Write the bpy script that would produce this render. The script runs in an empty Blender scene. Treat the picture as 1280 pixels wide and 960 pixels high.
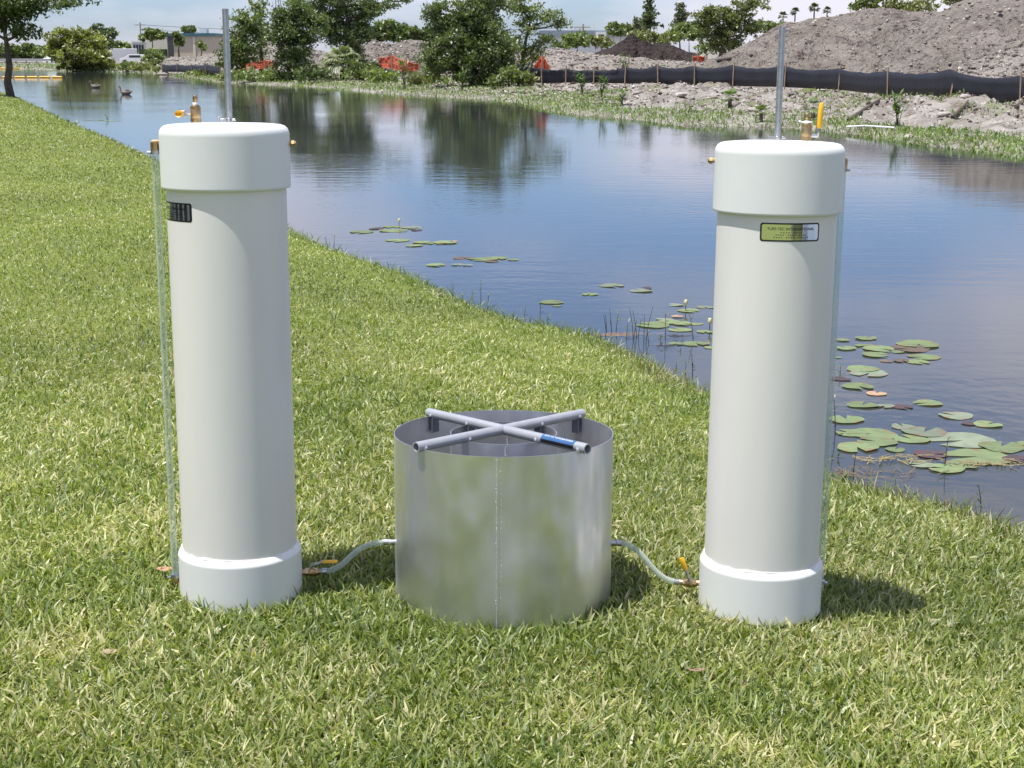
import bpy, math, random
import numpy as np
from mathutils import Vector, Matrix
random.seed(7); RNG = np.random.default_rng(11)
R = math.radians
scene = bpy.context.scene
col = scene.collection
F = 1800.0; YH = 64.0; P = math.atan((480-YH)/F); CZ = 1.55; ZW = CZ-1.95
CP, SP = math.cos(P), math.sin(P)

# ---------------------------------------------------------------- camera maths
def ray(px, py):
    u = (px-640)/F; v = (py-480)/F
    return (u, CP - v*SP, -(SP + v*CP))
def onz(px, py, z):                       # point where the line of sight meets height z
    d = ray(px, py); s = (z-CZ)/d[2]
    return Vector((d[0]*s, d[1]*s, z))
def atY(px, py, Y):                       # point on the line of sight at forward distance Y
    d = ray(px, py); s = Y/d[1]
    return Vector((d[0]*s, Y, CZ+d[2]*s))
cam = bpy.data.cameras.new('camera'); co = bpy.data.objects.new('camera', cam); col.objects.link(co)
co.location = (0, 0, CZ); co.rotation_euler = (R(90)-P, 0, 0)
cam.sensor_width = 36; cam.lens = 36*F/1280; cam.clip_start = .05; cam.clip_end = 8000
scene.camera = co

# ---------------------------------------------------------------- materials
def newmat(name):
    m = bpy.data.materials.new(name); m.use_nodes = True
    nt = m.node_tree; b = nt.nodes['Principled BSDF']
    return m, nt, b
def lin(c): return (c[0], c[1], c[2], 1)
def noise_mix(nt, c1, c2, scale, detail=6, lo=.35, hi=.65, coord='Object', rough=.6, stretch=None):
    tc = nt.nodes.new('ShaderNodeTexCoord'); mp = nt.nodes.new('ShaderNodeMapping')
    if stretch: mp.inputs['Scale'].default_value = stretch
    n = nt.nodes.new('ShaderNodeTexNoise'); n.inputs['Scale'].default_value = scale
    n.inputs['Detail'].default_value = detail; n.inputs['Roughness'].default_value = rough
    r = nt.nodes.new('ShaderNodeMapRange'); r.inputs[1].default_value = lo; r.inputs[2].default_value = hi
    mx = nt.nodes.new('ShaderNodeMix'); mx.data_type = 'RGBA'
    nt.links.new(tc.outputs[coord], mp.inputs[0]); nt.links.new(mp.outputs[0], n.inputs[0])
    nt.links.new(n.outputs[0], r.inputs[0]); nt.links.new(r.outputs[0], mx.inputs[0])
    for i, c in ((6, c1), (7, c2)):
        if isinstance(c, tuple): mx.inputs[i].default_value = lin(c)
        else: nt.links.new(c, mx.inputs[i])
    return mx.outputs[2], n
def mat(name, c1, c2=None, rough=.5, metal=0, scale=8, bump=0, bscale=None, lo=.35, hi=.65, stretch=None, rough2=None, spec=None, bdist=.01):
    m, nt, b = newmat(name)
    b.inputs['Roughness'].default_value = rough; b.inputs['Metallic'].default_value = metal
    if spec is not None: b.inputs['Specular IOR Level'].default_value = spec
    if c2 is None: c2 = tuple(x*.8 for x in c1)
    out, n = noise_mix(nt, c1, c2, scale, lo=lo, hi=hi, stretch=stretch)
    nt.links.new(out, b.inputs['Base Color'])
    if rough2 is not None:
        r = nt.nodes.new('ShaderNodeMapRange'); r.inputs[1].default_value = .3; r.inputs[2].default_value = .7
        r.inputs[3].default_value = rough; r.inputs[4].default_value = rough2
        nt.links.new(n.outputs[0], r.inputs[0]); nt.links.new(r.outputs[0], b.inputs['Roughness'])
    if bump:
        tc = nt.nodes.new('ShaderNodeTexCoord')
        n2 = nt.nodes.new('ShaderNodeTexNoise'); n2.inputs['Scale'].default_value = bscale or scale*4; n2.inputs['Detail'].default_value = 5
        bp = nt.nodes.new('ShaderNodeBump'); bp.inputs['Strength'].default_value = bump; bp.inputs['Distance'].default_value = bdist
        nt.links.new(tc.outputs['Object'], n2.inputs[0]); nt.links.new(n2.outputs[0], bp.inputs['Height']); nt.links.new(bp.outputs[0], b.inputs['Normal'])
    return m
def leafmat(name, transl=.35, rough=.5, gloss=.06):      # colour from the vertex colour (leaf-to-leaf variety), thin and translucent
    m, nt, b = newmat(name); nt.nodes.remove(b)
    at = nt.nodes.new('ShaderNodeVertexColor'); at.layer_name = 'col'
    d = nt.nodes.new('ShaderNodeBsdfDiffuse'); t = nt.nodes.new('ShaderNodeBsdfTranslucent'); g = nt.nodes.new('ShaderNodeBsdfGlossy')
    g.inputs['Roughness'].default_value = rough; g.inputs['Color'].default_value = (1, 1, 1, 1)
    br = nt.nodes.new('ShaderNodeMix'); br.data_type = 'RGBA'; br.blend_type = 'MULTIPLY'; br.inputs[0].default_value = 1
    br.inputs[7].default_value = (1.1, 1.25, .5, 1)
    m1 = nt.nodes.new('ShaderNodeMixShader'); m1.inputs[0].default_value = transl
    m2 = nt.nodes.new('ShaderNodeMixShader'); m2.inputs[0].default_value = gloss
    nt.links.new(at.outputs[0], d.inputs[0]); nt.links.new(at.outputs[0], br.inputs[6]); nt.links.new(br.outputs[2], t.inputs[0])
    nt.links.new(d.outputs[0], m1.inputs[1]); nt.links.new(t.outputs[0], m1.inputs[2])
    nt.links.new(m1.outputs[0], m2.inputs[1]); nt.links.new(g.outputs[0], m2.inputs[2])
    nt.links.new(m2.outputs[0], nt.nodes['Material Output'].inputs[0])
    return m
M = {}
M['pvc'] = mat('painted_pvc', (.75, .73, .69), (.69, .68, .65), rough=.4, scale=5, stretch=(1, 1, .25), bump=.06, bscale=60, bdist=.002)
M['pvc_cap'] = mat('painted_pvc_cap', (.745, .755, .735), (.71, .725, .71), rough=.42, scale=3, bump=.10, bscale=90, bdist=.002)
M['brass'] = mat('brass', (.60, .43, .22), (.34, .23, .12), rough=.36, metal=1, scale=40)
M['galv'] = mat('galvanised_conduit', (.50, .52, .54), (.36, .38, .40), rough=.42, metal=.9, scale=60, bump=.1, bdist=.001)
M['steel'] = mat('steel_fitting', (.6, .6, .6), (.35, .35, .36), rough=.3, metal=1, scale=50)
M['yellow'] = mat('yellow_vinyl', (.85, .48, .02), (.75, .40, .02), rough=.35, scale=20)
M['tape'] = mat('white_thread_tape', (.85, .85, .85), rough=.6)
M['black'] = mat('black_ink', (.012, .012, .014), rough=.35)
M['blue'] = mat('blue_sticker', (.05, .13, .30), (.04, .11, .26), rough=.3, scale=30)
M['white'] = mat('white_ink', (.8, .8, .8), rough=.4)
M['cross'] = mat('grey_painted_steel', (.42, .43, .46), (.36, .37, .40), rough=.42, metal=.35, scale=25, bump=.15, bscale=120, bdist=.001)
M['crossdark'] = mat('dark_flange_steel', (.20, .21, .25), (.15, .16, .19), rough=.45, metal=.5, scale=30)
M['weld'] = mat('weld_bead', (.8, .8, .82), (.55, .55, .57), rough=.4, metal=.6, scale=90)
M['chrome'] = mat('foil_sticker', (.80, .82, .80), (.76, .78, .76), rough=.09, metal=1, scale=20)
def ringmat():
    m, nt, b = newmat('sheet_aluminium')
    c, n = noise_mix(nt, (.83, .825, .85), (.64, .64, .67), 7, lo=.3, hi=.7, stretch=(1, 1, .6))
    nt.links.new(c, b.inputs['Base Color']); b.inputs['Metallic'].default_value = .96
    r = nt.nodes.new('ShaderNodeMapRange'); r.inputs[1].default_value = .3; r.inputs[2].default_value = .7; r.inputs[3].default_value = .27; r.inputs[4].default_value = .52
    nt.links.new(n.outputs[0], r.inputs[0]); nt.links.new(r.outputs[0], b.inputs['Roughness'])
    tc = nt.nodes.new('ShaderNodeTexCoord'); mp = nt.nodes.new('ShaderNodeMapping'); mp.inputs['Scale'].default_value = (1, 1, .45)
    n2 = nt.nodes.new('ShaderNodeTexNoise'); n2.inputs['Scale'].default_value = 6; n2.inputs['Detail'].default_value = 2
    n3 = nt.nodes.new('ShaderNodeTexNoise'); n3.inputs['Scale'].default_value = 90; n3.inputs['Detail'].default_value = 4
    b1 = nt.nodes.new('ShaderNodeBump'); b1.inputs['Strength'].default_value = 1; b1.inputs['Distance'].default_value = .03
    b2 = nt.nodes.new('ShaderNodeBump'); b2.inputs['Strength'].default_value = .04; b2.inputs['Distance'].default_value = .0006
    nt.links.new(tc.outputs['Object'], mp.inputs[0]); nt.links.new(mp.outputs[0], n2.inputs[0]); nt.links.new(tc.outputs['Object'], n3.inputs[0])
    nt.links.new(n2.outputs[0], b1.inputs['Height']); nt.links.new(n3.outputs[0], b2.inputs['Height'])
    nt.links.new(b1.outputs[0], b2.inputs['Normal']); nt.links.new(b2.outputs[0], b.inputs['Normal'])
    return m
M['ring'] = ringmat()
def clearmat(name, tint, mixf, rough=.05):
    m, nt, b = newmat(name); nt.nodes.remove(b)
    t = nt.nodes.new('ShaderNodeBsdfTransparent'); t.inputs[0].default_value = lin(tint)
    g = nt.nodes.new('ShaderNodeBsdfPrincipled'); g.inputs['Base Color'].default_value = (.72, .78, .72, 1); g.inputs['Roughness'].default_value = rough
    lw = nt.nodes.new('ShaderNodeLayerWeight'); lw.inputs[0].default_value = .35
    mr = nt.nodes.new('ShaderNodeMapRange'); mr.inputs[3].default_value = mixf; mr.inputs[4].default_value = .65
    mx = nt.nodes.new('ShaderNodeMixShader')
    nt.links.new(lw.outputs['Facing'], mr.inputs[0]); nt.links.new(mr.outputs[0], mx.inputs[0])
    nt.links.new(t.outputs[0], mx.inputs[1]); nt.links.new(g.outputs[0], mx.inputs[2]); nt.links.new(mx.outputs[0], nt.nodes['Material Output'].inputs[0])
    return m
M['clear'] = clearmat('clear_acrylic', (.95, .97, .95), .08)
M['hose'] = clearmat('clear_vinyl_hose', (.80, .84, .78), .30, .15)
M['leaf'] = leafmat('foliage', .45)
M['grass'] = leafmat('grass_blades', .40, .5, .045)
M['pad'] = leafmat('lily_pad_leaf', .15, .3, .09)
M['bark'] = mat('bark', (.11, .085, .06), (.05, .04, .03), rough=.9, scale=6, bump=.5, bscale=12, bdist=.05)
M['stake'] = mat('wooden_stake', (.34, .25, .17), (.22, .15, .10), rough=.8, scale=5)
M['silt'] = mat('black_silt_fabric', (.010, .010, .016), (.016, .017, .026), rough=.6, scale=1.2, bump=.3, bscale=3, bdist=.05)
M['orange'] = mat('orange_mesh', (.58, .11, .045), (.40, .07, .03), rough=.6, scale=3)
M['stem'] = mat('stem_brown', (.07, .07, .035), (.045, .05, .02), rough=.7, scale=20)

# ---------------------------------------------------------------- mesh helpers
def tag(o, label=None, cat=None, group=None, kind=None):
    if label: o['label'] = label
    if cat: o['category'] = cat
    if group: o['group'] = group
    if kind: o['kind'] = kind
    return o
def empty(name, loc=(0, 0, 0), label=None, cat=None, group=None):
    o = bpy.data.objects.new(name, None); col.objects.link(o); o.location = loc; o.empty_display_size = .1
    return tag(o, label, cat, group)
class MB:
    def __init__(s): s.v = []; s.f = []; s.c = None
    def add(s, vs, fs):
        n = len(s.v); s.v += [tuple(v) for v in vs]; s.f += [tuple(i+n for i in f) for f in fs]; return s
    def lathe(s, prof, seg=48, mtx=None, close=False):
        vs = []; fs = []
        for r, z in prof:
            for k in range(seg):
                a = 2*math.pi*k/seg; vs.append(Vector((r*math.cos(a), r*math.sin(a), z)))
        n = len(prof)
        for i in range(n if close else n-1):
            j = (i+1) % n
            for k in range(seg):
                l = (k+1) % seg; fs.append((i*seg+k, i*seg+l, j*seg+l, j*seg+k))
        if not close:
            if prof[0][0] > 1e-6: fs.append(tuple(range(seg-1, -1, -1)))
            if prof[-1][0] > 1e-6: fs.append(tuple((n-1)*seg+k for k in range(seg)))
        if mtx: vs = [mtx @ v for v in vs]
        return s.add(vs, fs)
    def tube(s, pts, rad, seg=10, cap=True):
        pts = [Vector(p) for p in pts]; n = len(pts)
        rads = rad if isinstance(rad, (list, tuple)) else [rad]*n
        t0 = (pts[1]-pts[0]).normalized(); up = Vector((0, 0, 1)) if abs(t0.z) < .9 else Vector((1, 0, 0))
        a = t0.cross(up).normalized(); vs = []; fs = []
        for i, p in enumerate(pts):
            t = (pts[min(i+1, n-1)]-pts[max(i-1, 0)]).normalized()
            a = (a - t*a.dot(t)).normalized(); b = t.cross(a)
            for k in range(seg):
                w = 2*math.pi*k/seg; vs.append(p + (a*math.cos(w)+b*math.sin(w))*rads[i])
        for i in range(n-1):
            for k in range(seg):
                l = (k+1) % seg; fs.append((i*seg+k, i*seg+l, (i+1)*seg+l, (i+1)*seg+k))
        if cap: fs += [tuple(range(seg-1, -1, -1)), tuple((n-1)*seg+k for k in range(seg))]
        return s.add(vs, fs)
    def box(s, c, d, mtx=None):
        c = Vector(c); vs = []
        for z in (-.5, .5):
            for x, y in ((-.5, -.5), (.5, -.5), (.5, .5), (-.5, .5)):
                vs.append(c + Vector((x*d[0], y*d[1], z*d[2])))
        if mtx: vs = [mtx @ v for v in vs]
        return s.add(vs, [(3, 2, 1, 0), (4, 5, 6, 7), (0, 1, 5, 4), (1, 2, 6, 5), (2, 3, 7, 6), (3, 0, 4, 7)])
    def build(s, name, m, parent=None, smooth=True, angle=40, bevel=0):
        me = bpy.data.meshes.new(name); me.from_pydata(s.v, [], s.f); me.update()
        me.materials.append(m)
        if smooth:
            me.polygons.foreach_set('use_smooth', [True]*len(me.polygons)); me.set_sharp_from_angle(angle=R(angle))
        o = bpy.data.objects.new(name, me); col.objects.link(o)
        if parent: o.parent = parent
        if bevel:
            b = o.modifiers.new('bevel', 'BEVEL'); b.width = bevel; b.segments = 2
        return o
def npmesh(name, V, Q, m, cols=None, parent=None, smooth=False, mats=None, mi=None):
    V = np.asarray(V, dtype=np.float32); Q = np.asarray(Q, dtype=np.int32); k = Q.shape[1]
    me = bpy.data.meshes.new(name)
    me.vertices.add(len(V)); me.vertices.foreach_set('co', V.ravel())
    me.loops.add(Q.size); me.loops.foreach_set('vertex_index', Q.ravel())
    me.polygons.add(len(Q)); me.polygons.foreach_set('loop_start', np.arange(len(Q), dtype=np.int32)*k)
    me.polygons.foreach_set('loop_total', np.full(len(Q), k, dtype=np.int32))
    if smooth: me.polygons.foreach_set('use_smooth', np.ones(len(Q), dtype=bool))
    me.materials.append(m)
    me.update(calc_edges=True)
    if cols is not None:
        a = me.color_attributes.new('col', 'FLOAT_COLOR', 'POINT')
        C = np.ones((len(V), 4), dtype=np.float32); C[:, :3] = cols; a.data.foreach_set('color', C.ravel())
    o = bpy.data.objects.new(name, me); col.objects.link(o)
    if parent: o.parent = parent
    return o

# ---------------------------------------------------------------- value noise for terrain
def hashn(ix, iy, s):
    h = (ix*374761393 + iy*668265263 + s*1442695041) & 0xffffffff
    h = ((h ^ (h >> 13))*1274126177) & 0xffffffff
    return ((h ^ (h >> 16)) & 0xffff)/65535.0
def vnoise(x, y, s=0):
    x = np.asarray(x, float); y = np.asarray(y, float)
    ix = np.floor(x).astype(np.int64); iy = np.floor(y).astype(np.int64); fx = x-ix; fy = y-iy
    fx = fx*fx*(3-2*fx); fy = fy*fy*(3-2*fy)
    a = hashn(ix, iy, s); b = hashn(ix+1, iy, s); c = hashn(ix, iy+1, s); d = hashn(ix+1, iy+1, s)
    return (a*(1-fx)+b*fx)*(1-fy)+(c*(1-fx)+d*fx)*fy - .5
def fbm(x, y, o=4, s=0):
    t = 0
    for i in range(o): t = t + vnoise(x*2**i+i*17.3, y*2**i+i*9.1, s+i)/2**i
    return t

# ---------------------------------------------------------------- canal outline
ZE = CZ-1.80
near_px = [(1280, 657), (1200, 628), (1040, 592), (960, 535), (885, 487), (820, 450), (740, 412), (660, 397), (590, 376), (500, 335), (400, 301), (330, 268), (250, 225), (180, 190), (130, 169), (75, 146), (35, 127), (12, 116)]
near = [(60, -60), (16, -14), (6, -2.5), (3.3, 2.2)] + [tuple(onz(x, y, ZE)[:2]) for x, y in near_px] + [(-28, 60), (-60, 68), (-140, 90)]
far_px = [(1400, 226), (1280, 200), (1210, 188), (1150, 183), (1060, 168), (980, 160), (900, 158), (840, 157), (790, 150), (740, 146), (690, 141), (640, 128), (600, 124), (545, 121), (490, 118), (440, 114), (380, 108), (330, 106), (270, 103), (235, 97), (205, 93), (160, 90.5), (100, 89), (40, 87), (0, 86)]
far = [(110, -50), (45, -6), (22, 15)] + [tuple(onz(x, y, ZW)[:2]) for x, y in far_px] + [(-80, 160), (-160, 180)]
near = np.array(near); farp = np.array(far)
def polydist(x, y, pl):
    d = np.full(x.shape, 1e9)
    for (ax, ay), (bx, by) in zip(pl[:-1], pl[1:]):
        dx, dy = bx-ax, by-ay; t = np.clip(((x-ax)*dx+(y-ay)*dy)/(dx*dx+dy*dy), 0, 1)
        d = np.minimum(d, np.hypot(x-ax-t*dx, y-ay-t*dy))
    return d
def inpoly(x, y, pl):
    c = np.zeros(x.shape, bool); n = len(pl)
    for i in range(n):
        ax, ay = pl[i]; bx, by = pl[i-1]
        if ay == by: continue
        c ^= ((ay > y) != (by > y)) & (x < (bx-ax)*(y-ay)/(by-ay)+ax)
    return c
canal = np.vstack([near, farp[::-1]])
def fields(x, y):
    x = np.asarray(x, float); y = np.asarray(y, float)
    dn = polydist(x, y, near); df = polydist(x, y, farp); w = inpoly(x, y, canal)
    return dn, df, w
def height(x, y):
    x = np.asarray(x, float); y = np.asarray(y, float)
    dn, df, w = fields(x, y)
    lawn = np.interp(dn, [0, .35, 1.75, 3.1, 6, 12, 60], [-.30, -.225, -.02, .02, .05, .10, .12])
    lawn = lawn + .012*fbm(x*.9, y*.9, 3, 3)*np.clip(dn, 0, 1)
    r = np.hypot(x, y)
    farh = np.interp(df, [0, .6, 3, 6, 10, 30, 90], [ZW-.05, ZW+.09, ZW+.20, ZW+.32, CZ-1.58, CZ-1.50, CZ-1.52])
    rough = np.clip((df-1.0)/3, 0, 1)*np.clip((200-r)/120, 0, 1)
    rough = rough*np.where(np.arctan2(x, y) > R(-3), 1, .6)
    rt_ = np.clip((np.degrees(np.arctan2(x, y))-3)/3, 0, 1)
    farh = farh + rough*((.20+.16*rt_)*fbm(x*.45, y*.45, 3, 5)+(.16+.20*rt_)*fbm(x*1.9, y*1.9, 4, 9)+.12*rt_*np.exp(-((df-6)/2.5)**2))
    bed = -np.minimum(np.minimum(dn, df)*.5, 1.2)
    z = np.where(dn < df, lawn, farh)
    z = np.where(w, np.where(dn < df, -.30+bed*1.2, ZW-.05+bed), z)
    return z, dn, df, w
def ongr(px, py, dz=0.):
    d = ray(px, py); q = np.exp(np.linspace(math.log(3), math.log(400), 3000)); x = d[0]*q; y = d[1]*q
    h = np.maximum(height(x, y)[0], ZW); k = np.argmax(CZ+d[2]*q < h); return Vector((x[k], y[k], h[k]+dz))
def gz(x, y): return float(height(np.array([x]), np.array([y]))[0][0])

# ---------------------------------------------------------------- ground sheets
az = np.concatenate([np.arange(-180, -62, 4.), np.arange(-62, -26, .5), np.arange(-26, 26, .13), np.arange(26, 62, .5), np.arange(62, 181, 4.)])
az[-1] = 180
rr = np.concatenate([[.02, .3, .6], np.exp(np.linspace(math.log(.9), math.log(24), 170))[:-1], np.exp(np.linspace(math.log(24), math.log(130), 420))[:-1], np.exp(np.linspace(math.log(130), math.log(3500), 60))])
A, RR = np.meshgrid(np.radians(az), rr, indexing='ij')
X = RR*np.sin(A); Y = RR*np.cos(A)
Z, DN, DF, W = height(X, Y)
V = np.stack([X, Y, Z], -1).reshape(-1, 3); na, nr = A.shape
I = np.arange(na*nr).reshape(na, nr)
Q = np.stack([I[:-1, :-1], I[1:, :-1], I[1:, 1:], I[:-1, 1:]], -1)
side = (DN < DF)
fs = side[:-1, :-1] & side[1:, 1:]
def sub(V, Q):
    u, inv = np.unique(Q, return_inverse=True); return V[u], inv.reshape(Q.shape)
def groundmat(kind):
    m, nt, b = newmat(kind); b.inputs['Roughness'].default_value = .95; b.inputs['Specular IOR Level'].default_value = .2
    if kind == 'lawn_soil':
        a, _ = noise_mix(nt, (.075, .09, .022), (.23, .21, .09), 30, lo=.35, hi=.7)
        c, _ = noise_mix(nt, a, (.16, .20, .04), .6, lo=.3, hi=.7)
        e, _ = noise_mix(nt, (.14, .18, .035), c, 150, lo=.3, hi=.62)
        nt.links.new(e, b.inputs['Base Color'])
    else:
        a, _ = noise_mix(nt, (.29, .27, .245), (.15, .133, .115), 1.3, lo=.35, hi=.65)
        c, _ = noise_mix(nt, a, (.46, .42, .38), 5, lo=.55, hi=.66, rough=.8)
        d, _ = noise_mix(nt, c, (.115, .085, .06), 2.6, lo=.54, hi=.66, rough=.75)
        e, _ = noise_mix(nt, (.11, .14, .04), d, .22, lo=.34, hi=.44)
        nt.links.new(e, b.inputs['Base Color'])
    tc = nt.nodes.new('ShaderNodeTexCoord'); n2 = nt.nodes.new('ShaderNodeTexNoise'); n2.inputs['Scale'].default_value = 60 if kind == 'lawn_soil' else 6
    n2.inputs['Detail'].default_value = 6
    bp = nt.nodes.new('ShaderNodeBump'); bp.inputs['Strength'].default_value = .6; bp.inputs['Distance'].default_value = .02 if kind == 'lawn_soil' else .15
    nt.links.new(tc.outputs['Object'], n2.inputs[0]); nt.links.new(n2.outputs[0], bp.inputs['Height']); nt.links.new(bp.outputs[0], b.inputs['Normal'])
    return m
M['soil'] = groundmat('lawn_soil'); M['dirt'] = groundmat('bank_dirt')
o = npmesh('lawn_ground', *sub(V, Q[fs]), M['soil'], smooth=True); tag(o, kind='structure')
o = npmesh('far_bank_ground', *sub(V, Q[~fs]), M['dirt'], smooth=True); tag(o, kind='structure')
# two houses added out of view for the foil stickers and sheet metal to reflect
def added_house(name, label, org, rz, L, cols_):
    root = empty(name, org, label, 'added_house'); root.rotation_euler.z = rz
    MB().box((L/2, 3.0, 1.5), (L, 3.6, 3.0)).build('wall', mat('stucco', (.55, .52, .47), rough=.9), root, smooth=False)
    MB().add([(-.4, -.4, 3.0), (L+.4, -.4, 3.0), (L+.4, 5.2, 3.0), (-.4, 5.2, 3.0), (1.5, 2.4, 4.4), (L-1.5, 2.4, 4.4)], [(3, 2, 1, 0), (0, 1, 5, 4), (2, 3, 4, 5), (1, 2, 5), (3, 0, 4)]).build('roof', mat('shingle', (.12, .10, .09), rough=.9), root, smooth=False)
    for k in range(int(L//2.2)):
        x = .8+k*2.2
        f = MB().box((x+.7, 1.185, 1.25), (1.5, .06, 2.3)).build('window', M['black'] if cols_ else M['white'], root, smooth=False)
        MB().box((x+.7, 1.14, 1.25), (1.3, .02, 2.1)).build('pane', mat('window_glass', (.02, .025, .03), rough=.05), f, smooth=False)
        if cols_: MB().lathe([(.13, 0), (.13, 2.98)], 16, Matrix.Translation((x-.35, 0, 0))).build('column', M['white'], root)
added_house('added_house', 'stucco building with dark glazed porch and white columns, added unseen left of the lawn for reflections', (-9.5, -7, .1), R(90), 17, True)
added_house('added_house', 'pale stucco building added unseen behind the camera to the right for reflections', (4.9, -8.2, .1), R(0), 13, False)
bpy.data.objects['added_house.001'].rotation_euler.z = R(180); bpy.data.objects['added_house.001'].location.x = 18
# ---------------------------------------------------------------- water
def watermat():
    m, nt, b = newmat('canal_water'); b.inputs['IOR'].default_value = 1.36; b.inputs['Roughness'].default_value = .045
    b.inputs['Specular IOR Level'].default_value = .62
    a, _ = noise_mix(nt, (.032, .037, .040), (.042, .044, .041), .15)
    nt.links.new(a, b.inputs['Base Color'])
    tc = nt.nodes.new('ShaderNodeTexCoord'); prev = None
    for sc_, st, dist, str_ in (((1., 1., 1), 7.5, .004, .5), ((.35, 1.3, 1), 2.6, .012, .30), ((.05, .16, 1), 1.0, .05, .05)):
        mp = nt.nodes.new('ShaderNodeMapping'); mp.inputs['Scale'].default_value = sc_; mp.inputs['Rotation'].default_value = (0, 0, .35)
        n = nt.nodes.new('ShaderNodeTexNoise'); n.inputs['Scale'].default_value = st; n.inputs['Detail'].default_value = 3
        bp = nt.nodes.new('ShaderNodeBump'); bp.inputs['Strength'].default_value = str_; bp.inputs['Distance'].default_value = dist
        nt.links.new(tc.outputs['Object'], mp.inputs[0]); nt.links.new(mp.outputs[0], n.inputs[0]); nt.links.new(n.outputs[0], bp.inputs['Height'])
        if prev: nt.links.new(prev.outputs[0], bp.inputs['Normal'])
        # patches of calmer and more ruffled water
        np_ = nt.nodes.new('ShaderNodeTexNoise'); np_.inputs['Scale'].default_value = .22; np_.inputs['Detail'].default_value = 2
        mr = nt.nodes.new('ShaderNodeMapRange'); mr.inputs[1].default_value = .4; mr.inputs[2].default_value = .62; mr.inputs[3].default_value = str_*.25; mr.inputs[4].default_value = str_
        nt.links.new(mp.outputs[0], np_.inputs[0]); nt.links.new(np_.outputs[0], mr.inputs[0]); nt.links.new(mr.outputs[0], bp.inputs['Strength'])
        prev = bp
    nt.links.new(prev.outputs[0], b.inputs['Normal'])
    return m
o = MB().add([(-400, -150, ZW), (300, -150, ZW), (300, 400, ZW), (-400, 400, ZW)], [(0, 1, 2, 3)]).build('canal_water', watermat(), smooth=False)
tag(o, kind='structure')

# ---------------------------------------------------------------- lawn blades (uncountable: one object)
def blades(n, rmin, rmax, azm, wfun, lfun, pal, pw, zone, name, tilt=(.15, 1.25)):
    r = np.exp(RNG.uniform(math.log(rmin), math.log(rmax), n)); a = RNG.uniform(-azm, azm, n)
    x = r*np.sin(a); y = r*np.cos(a)
    z, dn, df, w = height(x, y)
    k = zone(x, y, dn, df, w); x, y, z, r, dn, df = x[k], y[k], z[k], r[k], dn[k], df[k]
    n = len(x)
    L = lfun(r)*RNG.uniform(.55, 1.25, n); Wd = wfun(r)*RNG.uniform(.6, 1.35, n)
    th = RNG.uniform(0, 2*math.pi, n); ti = RNG.uniform(tilt[0], tilt[1], n); ti2 = ti+RNG.uniform(.1, .8, n)
    dx, dy = np.cos(th), np.sin(th)
    ph = th+math.pi/2+RNG.normal(0, .5, n); sx, sy = np.cos(ph)*Wd/2, np.sin(ph)*Wd/2
    b = np.stack([x, y, z-.004], -1)
    m1 = b+np.stack([dx*np.sin(ti)*L*.55, dy*np.sin(ti)*L*.55, np.cos(ti)*L*.55], -1)
    tp = m1+np.stack([dx*np.sin(ti2)*L*.45, dy*np.sin(ti2)*L*.45, np.maximum(np.cos(ti2), -.3)*L*.45], -1)
    s = np.stack([sx, sy, RNG.normal(0, .25, n)*Wd], -1)
    V = np.stack([b-s*.6, b+s*.6, m1+s, m1-s, tp+s*.12, tp-s*.12], 1).reshape(-1, 3)
    base = (np.arange(n)*6)[:, None]
    Q = np.concatenate([base+np.array([0, 1, 2, 3]), base+np.array([3, 2, 4, 5])])
    pal = np.array(pal)
    patch = fbm(x*1.1, y*1.1, 3, 21)+.6*fbm(x*5, y*5, 2, 33)
    idx = np.empty(n, int); u = RNG.random(n)
    cw = np.cumsum(pw)/np.sum(pw)
    dry = np.zeros(n)
    for qx, qy, qr in ((.05, 3.15, .28), (.5, 3.0, .2), (-.5, 2.9, .16), (-1.15, 3.5, .2), (1.0, 3.1, .18), (.25, 2.75, .15)):
        dry += .45*np.exp(-((x-qx)**2+(y-qy)**2*1.5)/(qr*qr))
    idx = np.searchsorted(cw, np.clip(u+patch*.42+dry*(.5+fbm(x*6, y*6, 2, 13)), 0, .9999))
    if len(pal) == 7:
        far_ = np.clip((r-4.5)/5, 0, 1); sw = (idx >= 5) & (RNG.random(n) < far_*.75); idx[sw] = RNG.integers(1, 5, sw.sum())
    C = pal[idx]*RNG.uniform(.70, 1.28, (n, 1))*(1+.35*vnoise(x*.7, y*.7, 44))[:, None]
    Cv = np.repeat(C, 6, 0)
    # straw-coloured sheath at the foot of each blade
    ft = np.tile(np.array([1, 1, 0, 0, 0, 0]), n)[:, None]*.55
    Cv = Cv*(1-ft)+np.array([.26, .25, .12])*ft
    return npmesh(name, V, Q, M['grass'], Cv, smooth=True)
pal = [(.10, .15, .024), (.17, .225, .036), (.235, .285, .05), (.31, .345, .085), (.29, .335, .14), (.42, .40, .18), (.58, .53, .30)]
OBJ = [(-.783, 3.93, .172), (.715, 3.92, .172), (-.024, 3.98, .31)]
def lawnzone(x, y, dn, df, w):
    k = (~w) & (dn < df)
    for ox, oy, rad in OBJ: k &= np.hypot(x-ox, y-oy) > rad
    return k | (w & (dn < .04) & (dn < df))
o = blades(760000, 2.1, 75, R(25), lambda r: .0060*np.maximum(1, (r/9.5))**.9, lambda r: .056*np.clip(1-(r-3.5)*.06, .7, 1.1)*np.maximum(1, r/22)**.5, pal, [.18, .21, .2, .15, .1, .10, .06], lawnzone, 'lawn_grass')
tag(o, kind='stuff', label='short coarse sunlit lawn grass covering the near bank', cat='grass')

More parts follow.
